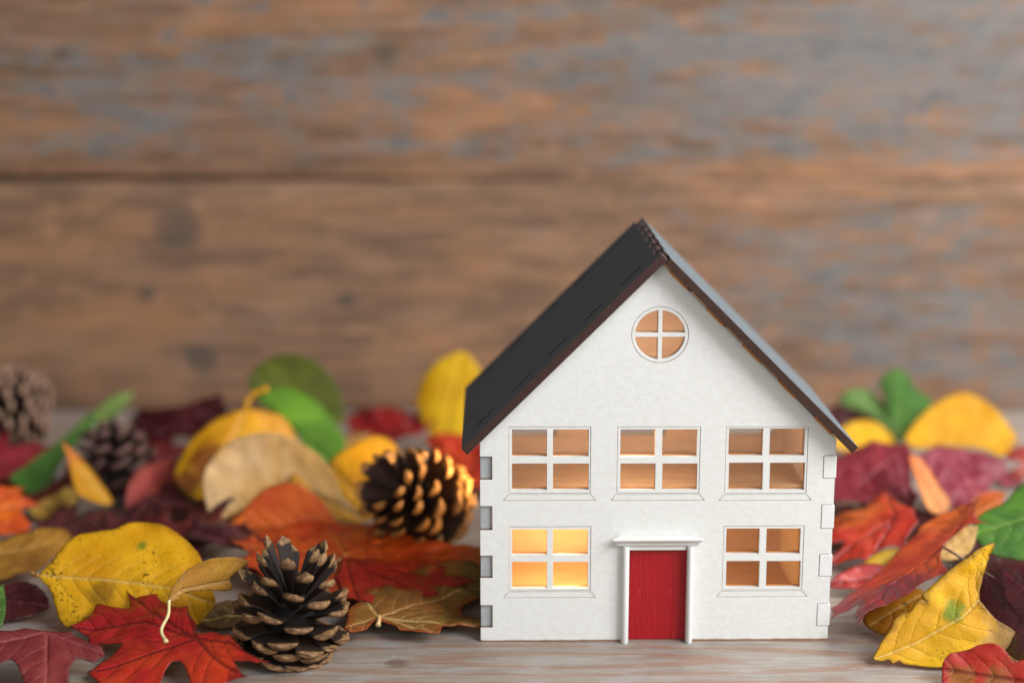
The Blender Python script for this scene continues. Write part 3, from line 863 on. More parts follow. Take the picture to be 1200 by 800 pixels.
def add_leaves():
    # ---------------- left, front
    leaf('maple_leaf', 'glossy red maple leaf at the front, its tip pointing left under the big yellow leaf', 'leaf',
         P(229, 747, .9), P(81, 734, .6), P(229, 660, 1.75), red_m(1, c1='#b4161a', c2='#d03c16', grad='#a8161c', vein='#50101a', spk=.1), None,
         ripple=.12, lobes=-.10, step=.075, seed=3, jag=.02, trace=[(141, 682), (159, 696), (183, 694), (195, 705), (207, 710), (220, 709), (229, 728), (231, 741), (249, 739), (270, 743), (316, 776), (300, 777), (274, 774),
         (292, 795), (264, 797), (240, 822), (222, 800), (210, 774), (201, 775), (186, 800), (168, 826), (120, 820), (102, 789), (120, 770), (142, 752), (99, 752), (103, 744), (81, 734), (105, 717), (111, 703), (129, 707), (151, 710)],
         veins=[[(229, 747), (170, 728), (81, 734)], [(229, 747), (175, 715), (141, 684)], [(229, 747), (165, 768), (103, 789)], [(229, 747), (270, 752), (314, 776)], [(229, 747), (255, 775), (290, 795)], [(229, 747), (220, 710)]], **MP)
    leaf('maple_leaf', 'dull burgundy maple leaf cut off by the lower left corner', 'leaf',
         P(55, 740, 1.1), P(54, 834, .2), P(140, 765, .6), burg_m(2, c1='#661a1e', c2='#7a2826', vein='#984848', gloss=.45), None, ripple=.12, lobes=-.12, step=.08, seed=8, jag=.02,
         trace=[(-20, 738), (30, 735), (55, 738), (81, 740), (120, 757), (124, 767), (111, 776), (90, 771), (82, 782), (85, 810), (54, 834), (30, 820), (22, 782), (12, 770), (0, 777), (-26, 790), (-50, 757)],
         veins=[[(55, 740), (122, 765)], [(55, 740), (54, 830)], [(55, 740), (-48, 760)]], **MP)
    leaf('pear_leaf', 'large yellow oval leaf with brown flecks standing behind the red maple leaf', 'leaf',
         P(45, 673, 1.45), P(252, 707, .9), P(150, 601, 2.95), yel_m(3, c1='#e2a204', c2='#eeb810', spot=('#6a8a14', '#a87a10'), spk=.55), yel_m(13),
         cup=-.16, ripple=.16, rfreq=.5, step=.075, jag=.015, spots=[(165, 635, .22), (120, 695, .5)],
         trace=[(45, 673), (60, 658), (72, 641), (90, 624), (114, 618), (132, 615), (147, 605), (168, 602), (192, 609), (216, 626), (231, 644), (240, 664), (249, 690), (252, 707), (240, 722), (231, 732), (205, 728), (150, 728), (111, 720), (80, 734), (68, 722), (60, 695), (50, 681)],
         veins=[[(45, 673), (110, 678), (198, 687), (250, 706)]], stem=[P(41, 674, 1.4), P(38, 672, 1.4)], stemcol='#a87838', stem_r=.06)
    leaf('pear_leaf', 'small curled yellow and tan leaf, its pale bent stem on the red maple leaf', 'leaf',
         P(198, 703, 1.8), P(292, 658, 2.5), P(235, 650, 2.9), tan_m(4, c1='#b98636', c2='#c8942c', spk=.5, edge='#5a3410'), yel_m(4),
         cup=.5, bend=.1, step=.07, ripple=.05, trace=[(197, 703), (203, 686), (218, 668), (240, 655), (268, 651), (293, 657), (282, 667), (271, 677), (272, 691), (249, 692), (222, 694), (206, 704)],
         veins=[[(198, 703), (215, 691), (271, 680)]], stem=[P(197, 720, 1.5), P(189, 738, 1.2), P(195, 752, 1.0)], stemcol='#d8c690', stem_r=.055)
    leaf('oak_leaf', 'mustard brown crinkled leaf at the left edge beside the large yellow leaf', 'leaf',
         P(-40, 655, .7), P(87, 632, 1.0), P(10, 610, 1.3), LM('brown_leaf', '#8a5a1c', '#a87626', vein='#b8904c', edge='#4a2408', es=.6, spk=.6, gloss=.3, trans=.2, seed=5),
         ripple=.14, jag=.05, trace=[(-60, 640), (0, 634), (30, 624), (60, 617), (78, 620), (88, 632), (69, 647), (57, 659), (45, 671), (18, 676), (0, 682), (-40, 684)])
    leaf('oval_leaf', 'dark green leaf just showing at the left edge above the corner', 'leaf',
         P(-60, 770, .3), P(4, 684, 1.3), P(14, 725, .7), grn_m(6, c1='#3a5a1c', c2='#4c7028'), cup=.2, w=.75)
    leaf('oval_leaf', 'small dark crimson leaf under the left end of the large yellow leaf', 'leaf',
         P(-15, 700, .5), P(58, 712, .25), P(20, 672, .8), burg_m(7, c1='#3e0c14', c2='#5a121c'), w=.95, r2=1.0, q=.6, ripple=.1, jag=.04)
    leaf('maple_leaf', 'orange maple leaf reaching in from the left edge', 'leaf',
         P(-30, 602, 1.0), P(56, 592, .9), P(-30, 572, 1.6), org_m(8, c1='#c84a08', c2='#e0700c'), ripple=.10, jag=.02,
         trace=[(-60, 585), (0, 570), (29, 572), (24, 582), (56, 592), (25, 599), (37, 617), (33, 628), (0, 627), (-50, 625)], veins=[[(-30, 602), (54, 592)], [(-30, 602), (28, 573)], [(-30, 602), (33, 626)]], **MP)
    leaf('oval_leaf', 'curled yellow leaf with orange point standing before the small dark cone', 'leaf',
         P(128, 591, .5), P(72, 517, 2.6), P(130, 556, 1.2), yel_m(9, c1='#c88c14', c2='#d89a1c', grad='#d8741a', g0=.55), cup=.2, bend=.05,
         trace=[(72, 517), (88, 528), (102, 543), (116, 562), (133, 588), (118, 591), (91, 582), (84, 565), (80, 538)])
    leaf('oval_leaf', 'tan yellow leaf lying flat left of the curled yellow leaf', 'leaf',
         P(84, 572, .7), P(36, 600, .4), P(60, 570, .9), yel_m(10, c1='#a88434', c2='#c0983c', spk=.2), ripple=.1, trace=[(82, 569), (92, 585), (78, 605), (52, 610), (34, 599), (47, 586), (66, 578)])
    leaf('oval_leaf', 'long dark green leaf slanting down behind the orange maple leaf', 'leaf',
         P(107, 487, 2.1), P(12, 562, .7), P(108, 560, .4), grn_m(11, c1='#294c10', c2='#386218', gloss=.4), ripple=.05, cup=-.15,
         trace=[(11, 560), (33, 543), (66, 518), (93, 496), (108, 484), (111, 494), (92, 518), (75, 538), (61, 562), (48, 580), (30, 577)])
    leaf('oval_leaf', 'pale green narrow leaf tip rising above the long dark green leaf', 'leaf',
         P(84, 522, 1.1), P(114, 480, 1.9), P(80, 490, 1.7), grn_m(12, c1='#6c8c40', c2='#88a85c'), w=.4, r2=.9)
    leaf('oval_leaf', 'pale green pointed leaf tip behind the small dark cone', 'leaf',
         P(108, 496, 1.0), P(158, 459, 2.2), P(122, 462, 2.0), grn_m(13, c1='#7a9444', c2='#94ac60'), w=.55, r2=.8)
    leaf('maple_leaf', 'crimson leaf at the far left under the closed cone', 'leaf',
         P(-20, 545, .5), P(70, 525, .8), P(-20, 520, 1.0), burg_m(14, c1='#7c1420', c2='#94222c'), ripple=.15, **MP)
    leaf('maple_leaf', 'wide dark burgundy leaf raised at the back left of the olive green leaf', 'leaf',
         P(190, 505, .9), P(262, 470, 2.2), P(180, 475, 2.0), burg_m(15, c1='#4a1018', c2='#5c1a22'), ripple=.2, jag=.04,
         trace=[(150, 492), (165, 478), (200, 476), (240, 466), (258, 460), (268, 480), (262, 505), (235, 520), (205, 512), (170, 520), (152, 508)], veins=[[(190, 505), (262, 466)], [(190, 505), (155, 492)]], **MP)
    leaf('oval_leaf', 'dull coral red leaf between the small dark cone and the blotched yellow leaf', 'leaf',
         P(148, 596, .4), P(210, 536, 1.4), P(160, 548, 1.5), red_m(17, c1='#7a2420', c2='#94362c', gloss=.3), w=.7, r2=.9, ripple=.15, jag=.05)
    leaf('maple_leaf', 'very dark maroon maple leaf flat behind the large yellow leaf', 'leaf',
         P(150, 622, .4), P(255, 600, .5), P(150, 588, .6), burg_m(18, c1='#2e0a0c', c2='#461214', gloss=.4), ripple=.25, dome=-.02, **MP)
    leaf('maple_leaf', 'dark plum maple leaf between the large yellow leaf and the tan leaf', 'leaf',
         P(235, 640, .6), P(110, 618, .5), P(235, 606, .9), burg_m(19, c1='#360c10', c2='#601818', gloss=.5), ripple=.25, dome=-.02, **MP)
    leaf('maple_leaf', 'purple red maple leaf between the small curled leaf and the front cone', 'leaf',
         P(338, 658, .8), P(218, 628, .9), P(338, 625, 1.1), burg_m(20, c1='#4a0f1c', c2='#74201e', grad='#3a0c1a'), ripple=.15, jag=.03,
         trace=[(226, 612), (262, 611), (298, 624), (332, 640), (350, 660), (332, 686), (304, 672), (288, 668), (297, 656), (293, 647), (270, 640), (242, 637), (216, 630)], veins=[[(338, 658), (230, 622)], [(338, 658), (265, 612)], [(338, 658), (292, 667)]], **MP)
    leaf('pear_leaf', 'yellow leaf with red brown blotches behind the tan leaf, stem pointing up', 'leaf',
         PY(288, 480, 57), PY(240, 590, 54.6), PY(203, 522, 55.8), yel_m(21, c1='#d89a08', c2='#ecb40c', spot=('#8a3a14', '#7a2c18'), spk=.3, gloss=.6), None, spots=[(240, 540, .85), (215, 565, .8)],
         cup=-.28, ripple=.12, trace=[(203, 556), (208, 530), (223, 510), (242, 497), (262, 486), (284, 479), (310, 480), (333, 486), (346, 501), (355, 517), (336, 556), (281, 596), (242, 590), (219, 578)],
         stem=[PY(290, 470, 57), PY(298, 461, 57), PY(313, 455, 57)], stemcol='#d8a020', stem_r=.10)
    leaf('pear_leaf', 'round tan leaf standing upright in front of the blotched yellow leaf', 'leaf',
         PY(424, 606, 52.8), PY(246, 612, 52.2), PY(318, 505, 54.0), tan_m(22, c1='#dcae66', c2='#ecc68e', spk=.12), cup=.14, bend=.04, ripple=.08,
         trace=[(249, 613), (241, 582), (239, 559), (252, 536), (275, 518), (310, 509), (340, 514), (369, 530), (385, 546), (398, 572), (406, 586), (425, 606), (382, 584), (343, 568), (314, 573), (288, 595), (265, 608)])
    leaf('oval_leaf', 'lower yellow part of a folded leaf under the round tan leaf', 'leaf',
         PY(428, 608, 53.2), PY(340, 566, 53.0), PY(380, 552, 53.9), yel_m(64, c1='#c88a10', c2='#d89c18', spk=.1), trace=[(340, 560), (370, 552), (392, 570), (428, 608), (405, 612), (370, 600)])
    leaf('pear_leaf', 'bright orange red round leaf tucked under the tan leaf', 'leaf',
         PY(400, 622, 51.4), PY(272, 622, 51.2), PY(330, 564, 52.0), org_m(23, c1='#d43c0c', c2='#e66a12', grad='#ec7c14', g0=.5, g1=1.2), cup=.15, ripple=.05,
         trace=[(270, 622), (288, 595), (307, 577), (330, 567), (353, 569), (375, 585), (393, 608), (396, 626), (330, 628)])
    leaf('oval_leaf', 'smooth bright green leaf leaning in front of the olive green leaf', 'leaf',
         PY(303, 466, 58.4), PY(388, 542, 57), PY(392, 470, 58.6), grn_m(24, c1='#4a7408', c2='#629212', vs=.15, gloss=.45), None, cup=-.3, ripple=.03,
         trace=[(303, 468), (318, 455), (340, 451), (362, 460), (382, 475), (395, 494), (405, 517), (396, 534), (380, 543), (362, 528), (346, 507), (328, 488)])
    leaf('oval_leaf', 'olive green rounded leaf at the back behind the bright green leaf', 'leaf',
         PY(402, 490, 61), PY(293, 455, 61), PY(350, 412, 62), grn_m(25, c1='#464c02', c2='#586008', vs=.15, gloss=.3), None, cup=.2, ripple=.03,
         trace=[(293, 453), (301, 432), (320, 421), (343, 417), (366, 424), (385, 439), (398, 458), (403, 478), (400, 496), (360, 500), (320, 486)])
    leaf('oval_leaf', 'yellow leaf with a pale midrib standing behind the glowing pine cone', 'leaf',
         P(440, 606, .4), PY(440, 510, 55.5), PY(475, 540, 55.0), yel_m(26, c1='#d8980c', c2='#e8ae10', spk=.1), cup=-.15, veins=[[(440, 606), (400, 560), (388, 545)]],
         trace=[(385, 543), (408, 523), (434, 511), (457, 514), (472, 536), (468, 569), (447, 597), (424, 611), (395, 596)])
    leaf('maple_leaf', 'large orange red maple leaf lying flat between the front cone and the glowing cone', 'leaf',
         P(405, 650, .8), P(600, 655, .5), P(405, 600, 1.0), org_m(27, c1='#c4380e', c2='#e0660f', grad='#c45c10', vein='#f09a40', vs=.4, blotch='#a81c14', bl=.5, gloss=.7), None,
         ripple=.16, step=.085, seed=27, jag=.02, stemcol='#d8b070', stem=[P(401, 653, .9), P(396, 656, .9)],
         trace=[(380, 606), (405, 612), (447, 614), (470, 624), (501, 634), (540, 641), (582, 646), (604, 655), (561, 669), (540, 662), (515, 660), (500, 668), (455, 672), (420, 695), (395, 702), (370, 690), (330, 692), (300, 668), (262, 655), (292, 645), (268, 632), (310, 622), (350, 612)],
         veins=[[(405, 650), (600, 655)], [(405, 650), (470, 626)], [(405, 650), (380, 608)], [(405, 650), (270, 633)], [(405, 650), (335, 690)], [(405, 650), (420, 692)]], **MP)
    leaf('maple_leaf', 'bright red maple leaf overlapping the brown leaf left of the house', 'leaf',
         P(405, 654, .95), P(566, 680, .6), P(420, 630, 1.1), red_m(28, c1='#b4201a', c2='#c84014', vein='#5a1410', grad='#a01a14', gloss=.6), None,
         ripple=.10, lobes=-.10, step=.085, seed=28, jag=.02, trace=[(400, 650), (440, 655), (480, 656), (505, 657), (525, 664), (519, 671), (540, 675), (567, 680), (543, 684), (528, 692), (501, 700), (480, 693), (459, 688), (446, 693), (438, 708), (420, 705), (400, 698), (392, 675)],
         veins=[[(405, 654), (480, 672), (564, 680)], [(405, 654), (420, 703)], [(405, 654), (500, 698)], [(405, 654), (524, 664)]], **MP)
    leaf('maple_leaf', 'crisp olive brown maple leaf lying flat against the left corner of the house', 'leaf',
         P(444, 722, .55), P(590, 742, .2), P(444, 680, .7), LM('brown_maple_leaf', '#94602a', '#7a5a22', vein='#d8b478', vs=.6, edge='#8a3410', es=.8, ew=.16, spk=.2, grad='#6e5a20', gloss=.4, trans=.2, seed=29), None,
         ripple=.16, rfreq=.9, step=.08, seed=29, jag=.035, stem=[P(444, 727, .55), P(443, 732, .5)], stemcol='#d8b880', stem_r=.07,
         trace=[(402, 734), (406, 712), (430, 692), (470, 676), (520, 658), (575, 655), (600, 690), (562, 704), (538, 717), (545, 724), (575, 730), (592, 743), (561, 740), (540, 736), (524, 733), (514, 744), (495, 741), (468, 738), (450, 728), (440, 727), (430, 735), (411, 739)],
         veins=[[(444, 722), (500, 705), (575, 686)], [(444, 722), (588, 741)], [(444, 722), (514, 742)], [(444, 722), (406, 732)], [(444, 722), (425, 696)]], **MP)
    leaf('pear_leaf', 'bright yellow leaf standing upright at the back against the left roof edge', 'leaf',
         PY(520, 508, 62), PY(543, 412, 63), PY(486, 455, 62.6), yel_m(30, c1='#e4b400', c2='#f0c80a', spk=0, es=.1, vs=.15), None, cup=-.25, ripple=.05,
         trace=[(487, 473), (492, 449), (509, 426), (541, 412), (555, 423), (564, 437), (563, 465), (556, 498), (548, 520), (528, 529), (512, 520), (500, 503)])
    leaf('maple_leaf', 'crimson maple leaf at the back between the green leaves and the yellow leaf', 'leaf',
         P(445, 512, .8), P(500, 490, 1.4), P(430, 495, 1.2), red_m(31, c1='#8c1418', c2='#a01c1c'), ripple=.2, trace=[(405, 490), (425, 478), (455, 482), (490, 488), (510, 500), (490, 516), (450, 522), (415, 512)], veins=[[(445, 512), (500, 492)], [(445, 512), (425, 480)]], **MP)
    leaf('maple_leaf', 'coral red maple leaf between the glowing cone and the left roof edge', 'leaf',
         P(550, 560, .6), P(500, 512, 1.5), P(590, 530, 1.2), red_m(32, c1='#b42818', c2='#cc4014', gloss=.5), ripple=.2,
         trace=[(495, 512), (520, 506), (560, 502), (600, 510), (610, 560), (575, 580), (540, 566), (515, 545)], veins=[[(550, 560), (505, 512)], [(550, 560), (570, 505)]], **MP)
    leaf('oval_leaf', 'small tan leaf end showing between the green leaf and the glowing cone', 'leaf',
         P(398, 530, .8), P(436, 508, 1.2), P(405, 500, 1.5), tan_m(33, c1='#9a6c34', c2='#b48444'), w=.5)
    leaf('maple_leaf', 'blackish red maple leaf lying flat below the dull coral red leaf', 'leaf',
         P(190, 590, .5), P(262, 575, .6), P(190, 570, .7), burg_m(70, c1='#340c12', c2='#4c141a'), ripple=.25, **MP)
    leaf('oval_leaf', 'muddy brown leaf lying between the large yellow leaf and the front cone', 'leaf',
         P(300, 720, .25), P(225, 725, .2), P(270, 690, .35), LM('mud_leaf', '#5a4426', '#6e5630', spk=.2, gloss=.3, trans=.15, seed=71), ripple=.15, w=.8)
    leaf('maple_leaf', 'deep red maple leaf lying flat between the orange leaf and the long dark green leaf', 'leaf',
         P(70, 622, .3), P(150, 600, .4), P(70, 600, .45), burg_m(72, c1='#3a0e14', c2='#521820'), ripple=.2, **MP)
    leaf('maple_leaf', 'wine coloured maple leaf lying flat between the small dark cone and the blotched leaf', 'leaf',
         P(215, 560, .4), P(165, 590, .4), P(250, 560, .5), burg_m(74, c1='#4c1014', c2='#6c1a1c'), ripple=.25, **MP)
    leaf('maple_leaf', 'dull red maple leaf lying flat under the long dark green leaf', 'leaf',
         P(75, 575, .3), P(0, 560, .3), P(75, 552, .4), burg_m(75, c1='#5a1418', c2='#74221e', gloss=.4), ripple=.2, **MP)
    leaf('maple_leaf', 'crimson maple leaf lying flat at the back behind the small dark cone', 'leaf',
         P(190, 535, .4), P(105, 525, .4), P(190, 515, .5), burg_m(76, c1='#641418', c2='#7c2020', gloss=.4), ripple=.2, **MP)
    leaf('maple_leaf', 'russet maple leaf under the tan and blotched yellow leaves', 'leaf',
         P(300, 600, .4), P(200, 585, .4), P(300, 572, .5), burg_m(34, c1='#5a1a18', c2='#742a20'), ripple=.15, **MP)
    # ---------------- right
    leaf('pear_leaf', 'bright yellow pointed leaf with green patch and nibbled edge, front right', 'leaf',
         P(1026, 772, .2), P(1166, 637, 2.95), PY(1178, 768, 41.9), yel_m(40, c1='#dca400', c2='#ecbc08', spot=('#6a8a14', '#b8905c'), spk=.5, es=.75, ew=.08, vs=.45), None, spots=[(1118, 716, .38), (1186, 748, .95)],
         cup=.10, ripple=.14, jag=.03, step=.075, veins=[[(1026, 772), (1075, 752), (1128, 723), (1152, 698), (1162, 650)]],
         trace=[(1023, 770), (1041, 740), (1050, 722), (1065, 716), (1077, 702), (1086, 705), (1080, 697), (1101, 677), (1128, 656), (1155, 637), (1167, 636), (1161, 653), (1152, 680), (1149, 701), (1164, 722), (1191, 743), (1198, 758), (1191, 775), (1160, 792), (1104, 793), (1080, 790), (1059, 784), (1054, 777), (1046, 782), (1041, 775), (1032, 777)])
    leaf('maple_leaf', 'red and brown mottled leaf at the lower right corner in front of the yellow leaf', 'leaf',
         P(1215, 800, .35), P(1104, 784, .4), P(1165, 752, 1.2), red_m(41, c1='#b01c18', c2='#c03418', spot=('#9a6424', '#8c5a20'), spk=.3, gloss=.5, vein='#5a1410'), cup=-.35, ripple=.15, jag=.03, step=.08, spots=[(1125, 794, .5), (1168, 798, .5)],
         trace=[(1102, 788), (1108, 768), (1131, 759), (1158, 751), (1176, 760), (1190, 774), (1230, 770), (1240, 820), (1180, 840), (1110, 825)], veins=[[(1215, 800), (1106, 784)]])
    leaf('maple_leaf', 'red to orange maple leaf tilted on its edge beside the right wall of the house', 'leaf',
         P(1104, 640, 2.1), P(975, 716, .6), P(1085, 618, 1.7), red_m(42, c1='#b02416', c2='#c84812', grad='#8a1a24', g0=.45, g1=1.0, vein='#5a1418', spot=('#d86418', '#7a1c30'), gloss=.65), None, spots=[(1095, 610, 1.5), (1060, 685, 1.1)],
         ripple=.12, lobes=-.08, step=.08, seed=42, jag=.02, stem=[P(1118, 648, 2.0), P(1145, 665, 1.6), P(1180, 686, 1.3)], stemcol='#6a4a3c',
         trace=[(973, 710), (1005, 689), (1035, 662), (1062, 638), (1080, 614), (1104, 602), (1128, 590), (1147, 584), (1141, 599), (1162, 614), (1134, 614), (1116, 626), (1105, 641), (1110, 665), (1092, 677), (1065, 692), (1041, 704), (1005, 728), (1001, 719), (1008, 707), (977, 724)],
         veins=[[(1104, 640), (1050, 675), (976, 716)], [(1104, 640), (1004, 724)], [(1104, 640), (1144, 587)], [(1104, 640), (1158, 613)]], **MP)
    leaf('oval_leaf', 'dark purple leaf at the right edge behind the pointed yellow leaf', 'leaf',
         P(1152, 668, 1.4), P(1235, 790, .8), P(1215, 660, 2.2), burg_m(43, c1='#3e1420', c2='#5a1c2a', vein='#7a4a58'), w=1.15, r2=.8, ripple=.12)
    leaf('oval_leaf', 'deep red purple leaf at the right edge above the dark purple leaf', 'leaf',
         P(1240, 720, 1.5), P(1172, 665, 1.9), P(1215, 630, 2.8), burg_m(44, c1='#4a101c', c2='#641822'), w=1.0, r2=.7, ripple=.1)
    leaf('oval_leaf', 'amber leaf with brown spots under the tilted red maple leaf', 'leaf',
         P(1080, 696, 1.0), P(1022, 732, .3), P(1030, 705, .7), yel_m(45, c1='#b4700c', c2='#c88a14', spk=.9, es=.6), jag=.03,
         trace=[(1013, 723), (1032, 706), (1059, 691), (1080, 690), (1086, 705), (1074, 723), (1050, 738), (1036, 744), (1019, 735)])
    leaf('oval_leaf', 'glossy green leaf at the right edge above the purple leaves', 'leaf',
         P(1262, 590, 2.4), P(1140, 625, 1.7), P(1195, 550, 3.0), grn_m(46, c1='#2c5608', c2='#44700e', gloss=.3, vein='#8aa840'), cup=-.15, ripple=.05,
         trace=[(1139, 620), (1155, 642), (1182, 651), (1230, 648), (1262, 600), (1240, 550), (1218, 552), (1194, 565), (1176, 587), (1152, 600)])
    leaf('maple_leaf', 'dusky burgundy maple leaf just right of the house beneath the small yellow leaf', 'leaf',
         P(1055, 530, 2.0), P(978, 585, .9), P(1020, 512, 2.2), burg_m(47, c1='#701422', c2='#8a2430', gloss=.55), ripple=.22,
         trace=[(970, 530), (997, 524), (1022, 515), (1042, 521), (1065, 519), (1073, 535), (1067, 560), (1078, 580), (1070, 600), (1042, 582), (1017, 588), (965, 596)], veins=[[(1055, 530), (975, 590)], [(1055, 530), (1068, 598)], [(1055, 530), (980, 530)]], **MP)
    leaf('maple_leaf', 'dusky rose maple leaf in front of the back yellow leaf on the right', 'leaf',
         P(1100, 526, 2.1), P(1140, 590, 1.0), P(1170, 530, 1.9), burg_m(48, c1='#761a2c', c2='#8a2c3a', gloss=.58), ripple=.2,
         trace=[(1072, 535), (1098, 520), (1122, 524), (1150, 529), (1175, 541), (1192, 566), (1175, 571), (1165, 561), (1157, 575), (1166, 586), (1140, 587), (1122, 598), (1100, 585), (1085, 560)], veins=[[(1100, 526), (1140, 588)], [(1100, 526), (1190, 565)], [(1100, 526), (1090, 565)]], **MP)
    leaf('oval_leaf', 'narrow orange tan curled leaf standing between the two burgundy maple leaves', 'leaf',
         P(1106, 602, 1.0), P(1066, 532, 2.6), P(1104, 555, 1.9), org_m(49, c1='#c87a34', c2='#d48a48', grad='#d8752a'), cup=.3,
         trace=[(1064, 533), (1076, 536), (1090, 552), (1102, 572), (1113, 590), (1106, 602), (1085, 599), (1077, 580), (1071, 560)])
    leaf('pear_leaf', 'large yellow leaf arching at the back right above the rose maple leaf', 'leaf',
         PY(1062, 518, 59), PY(1190, 520, 58.8), PY(1122, 458, 61), yel_m(50, c1='#dca008', c2='#ecb40c', spk=.05, vs=.15), cup=.12, ripple=.06,
         trace=[(1060, 513), (1077, 490), (1097, 475), (1122, 465), (1145, 469), (1165, 482), (1185, 502), (1192, 516), (1173, 537), (1155, 528), (1110, 523), (1072, 526)])
    leaf('oval_leaf', 'mid green curled leaf standing upright at the back right', 'leaf',
         PY(1055, 518, 60.5), PY(1058, 432, 62), PY(1098, 465, 61.6), grn_m(51, c1='#2f5a0c', c2='#487418', vs=.15, gloss=.25), cup=-.3,
         trace=[(1031, 447), (1042, 434), (1057, 431), (1067, 442), (1075, 455), (1096, 467), (1086, 485), (1068, 502), (1055, 520), (1046, 507), (1041, 487), (1036, 462)])
    leaf('oval_leaf', 'grey green drooping leaf at the back between roof edge and the upright green leaf', 'leaf',
         PY(1053, 518, 60.3), PY(985, 466, 61.8), PY(1032, 448, 62), grn_m(52, c1='#3f5c1a', c2='#648040', vs=.15, gloss=.25), cup=-.3,
         trace=[(984, 466), (995, 455), (1015, 453), (1028, 460), (1041, 475), (1051, 500), (1053, 518), (1040, 508), (1022, 488), (1005, 481), (987, 474)])
    leaf('oval_leaf', 'small yellow leaf just beyond the tip of the right roof edge', 'leaf',
         PY(1052, 524, 59.6), PY(970, 522, 59.6), PY(1012, 494, 60.6), yel_m(53, c1='#e0a804', c2='#f0bc08', spk=.1), r2=.3, q=.6, cup=.2)
    leaf('maple_leaf', 'dark red leaf at the back behind the right roof edge', 'leaf',
         PY(1008, 500, 63), PY(965, 480, 63.6), PY(1000, 470, 63.6), burg_m(54, c1='#4a1418', c2='#602020'), ripple=.15, trace=[(960, 480), (985, 472), (1010, 474), (1030, 490), (1020, 510), (980, 508), (955, 500)], veins=[[(1008, 500), (965, 482)]], **MP)
    leaf('maple_leaf', 'red maple leaf at the far right edge behind the green leaf', 'leaf',
         P(1225, 545, .9), P(1172, 522, 1.3), P(1240, 515, 1.6), red_m(55, c1='#9a2a20', c2='#b04028'), ripple=.15, **MP)
    leaf('maple_leaf', 'coral red maple leaf touching the right corner of the house', 'leaf',
         P(1050, 605, 1.4), P(974, 654, .4), P(1030, 578, 1.7), red_m(56, c1='#b02418', c2='#c0401c', gloss=.9, spot=('#c86020', '#c05818')), ripple=.2, lobes=-.1, jag=.03, spots=[(1000, 600, 1.2)],
         trace=[(960, 610), (985, 600), (1012, 592), (1020, 582), (1038, 573), (1053, 587), (1072, 593), (1077, 611), (1060, 641), (1035, 645), (1017, 663), (993, 656), (976, 664), (968, 655), (990, 638), (960, 640)],
         veins=[[(1050, 605), (972, 658)], [(1050, 605), (965, 612)], [(1050, 605), (1018, 660)], [(1050, 605), (1038, 576)]], **MP)
    leaf('oval_leaf', 'thin yellow leaf edge between the coral and tilted red maple leaves', 'leaf',
         P(1056, 642, .9), P(1004, 674, .4), P(1020, 645, .8), yel_m(57, c1='#d0a020', c2='#dcb030'), w=.38, r2=.6)
    leaf('oval_leaf', 'pale straw leaf behind the stem of the tilted red maple leaf', 'leaf',
         P(1098, 655, 1.2), P(1146, 616, 2.0), P(1105, 618, 1.9), tan_m(58, c1='#d0a458', c2='#e0bc78'), w=.6, r2=.8)
    leaf('oval_leaf', 'orange leaf between the rose maple leaf and the green leaf', 'leaf',
         P(1130, 606, 1.0), P(1180, 578, 1.5), P(1140, 575, 1.8), org_m(59, c1='#c05010', c2='#d0741c'), w=.5, r2=.9)
    leaf('maple_leaf', 'orange brown maple leaf low against the right corner of the house', 'leaf',
         P(1010, 622, .5), P(952, 612, .5), P(1000, 590, .8), org_m(60, c1='#a04a14', c2='#b4641c'), ripple=.12, **MP)
    leaf('maple_leaf', 'dark wine maple leaf under the orange tan curled leaf', 'leaf',
         P(1110, 612, .5), P(1040, 604, .5), P(1110, 592, .7), burg_m(61, c1='#4a1018', c2='#641a20'), ripple=.2, **MP)
    leaf('maple_leaf', 'wine red maple leaf lying flat under the green leaf at the right', 'leaf',
         P(1150, 660, .5), P(1245, 640, .6), P(1150, 625, .7), burg_m(62, c1='#561420', c2='#701e28'), ripple=.2, **MP)
    leaf('maple_leaf', 'garnet maple leaf lying flat between the coral leaf and the dusky burgundy leaf', 'leaf',
         P(1040, 600, .5), P(975, 598, .5), P(1040, 580, .6), burg_m(73, c1='#6a1620', c2='#822430'), ripple=.2, **MP)
    leaf('oval_leaf', 'scarlet leaf tip pointing at the house below the coral red maple leaf', 'leaf',
         P(1060, 672, .6), P(966, 688, .3), P(1010, 660, .8), red_m(63, c1='#a41c1c', c2='#b83020'), w=.55, r2=.7, ripple=.12)
add_leaves()

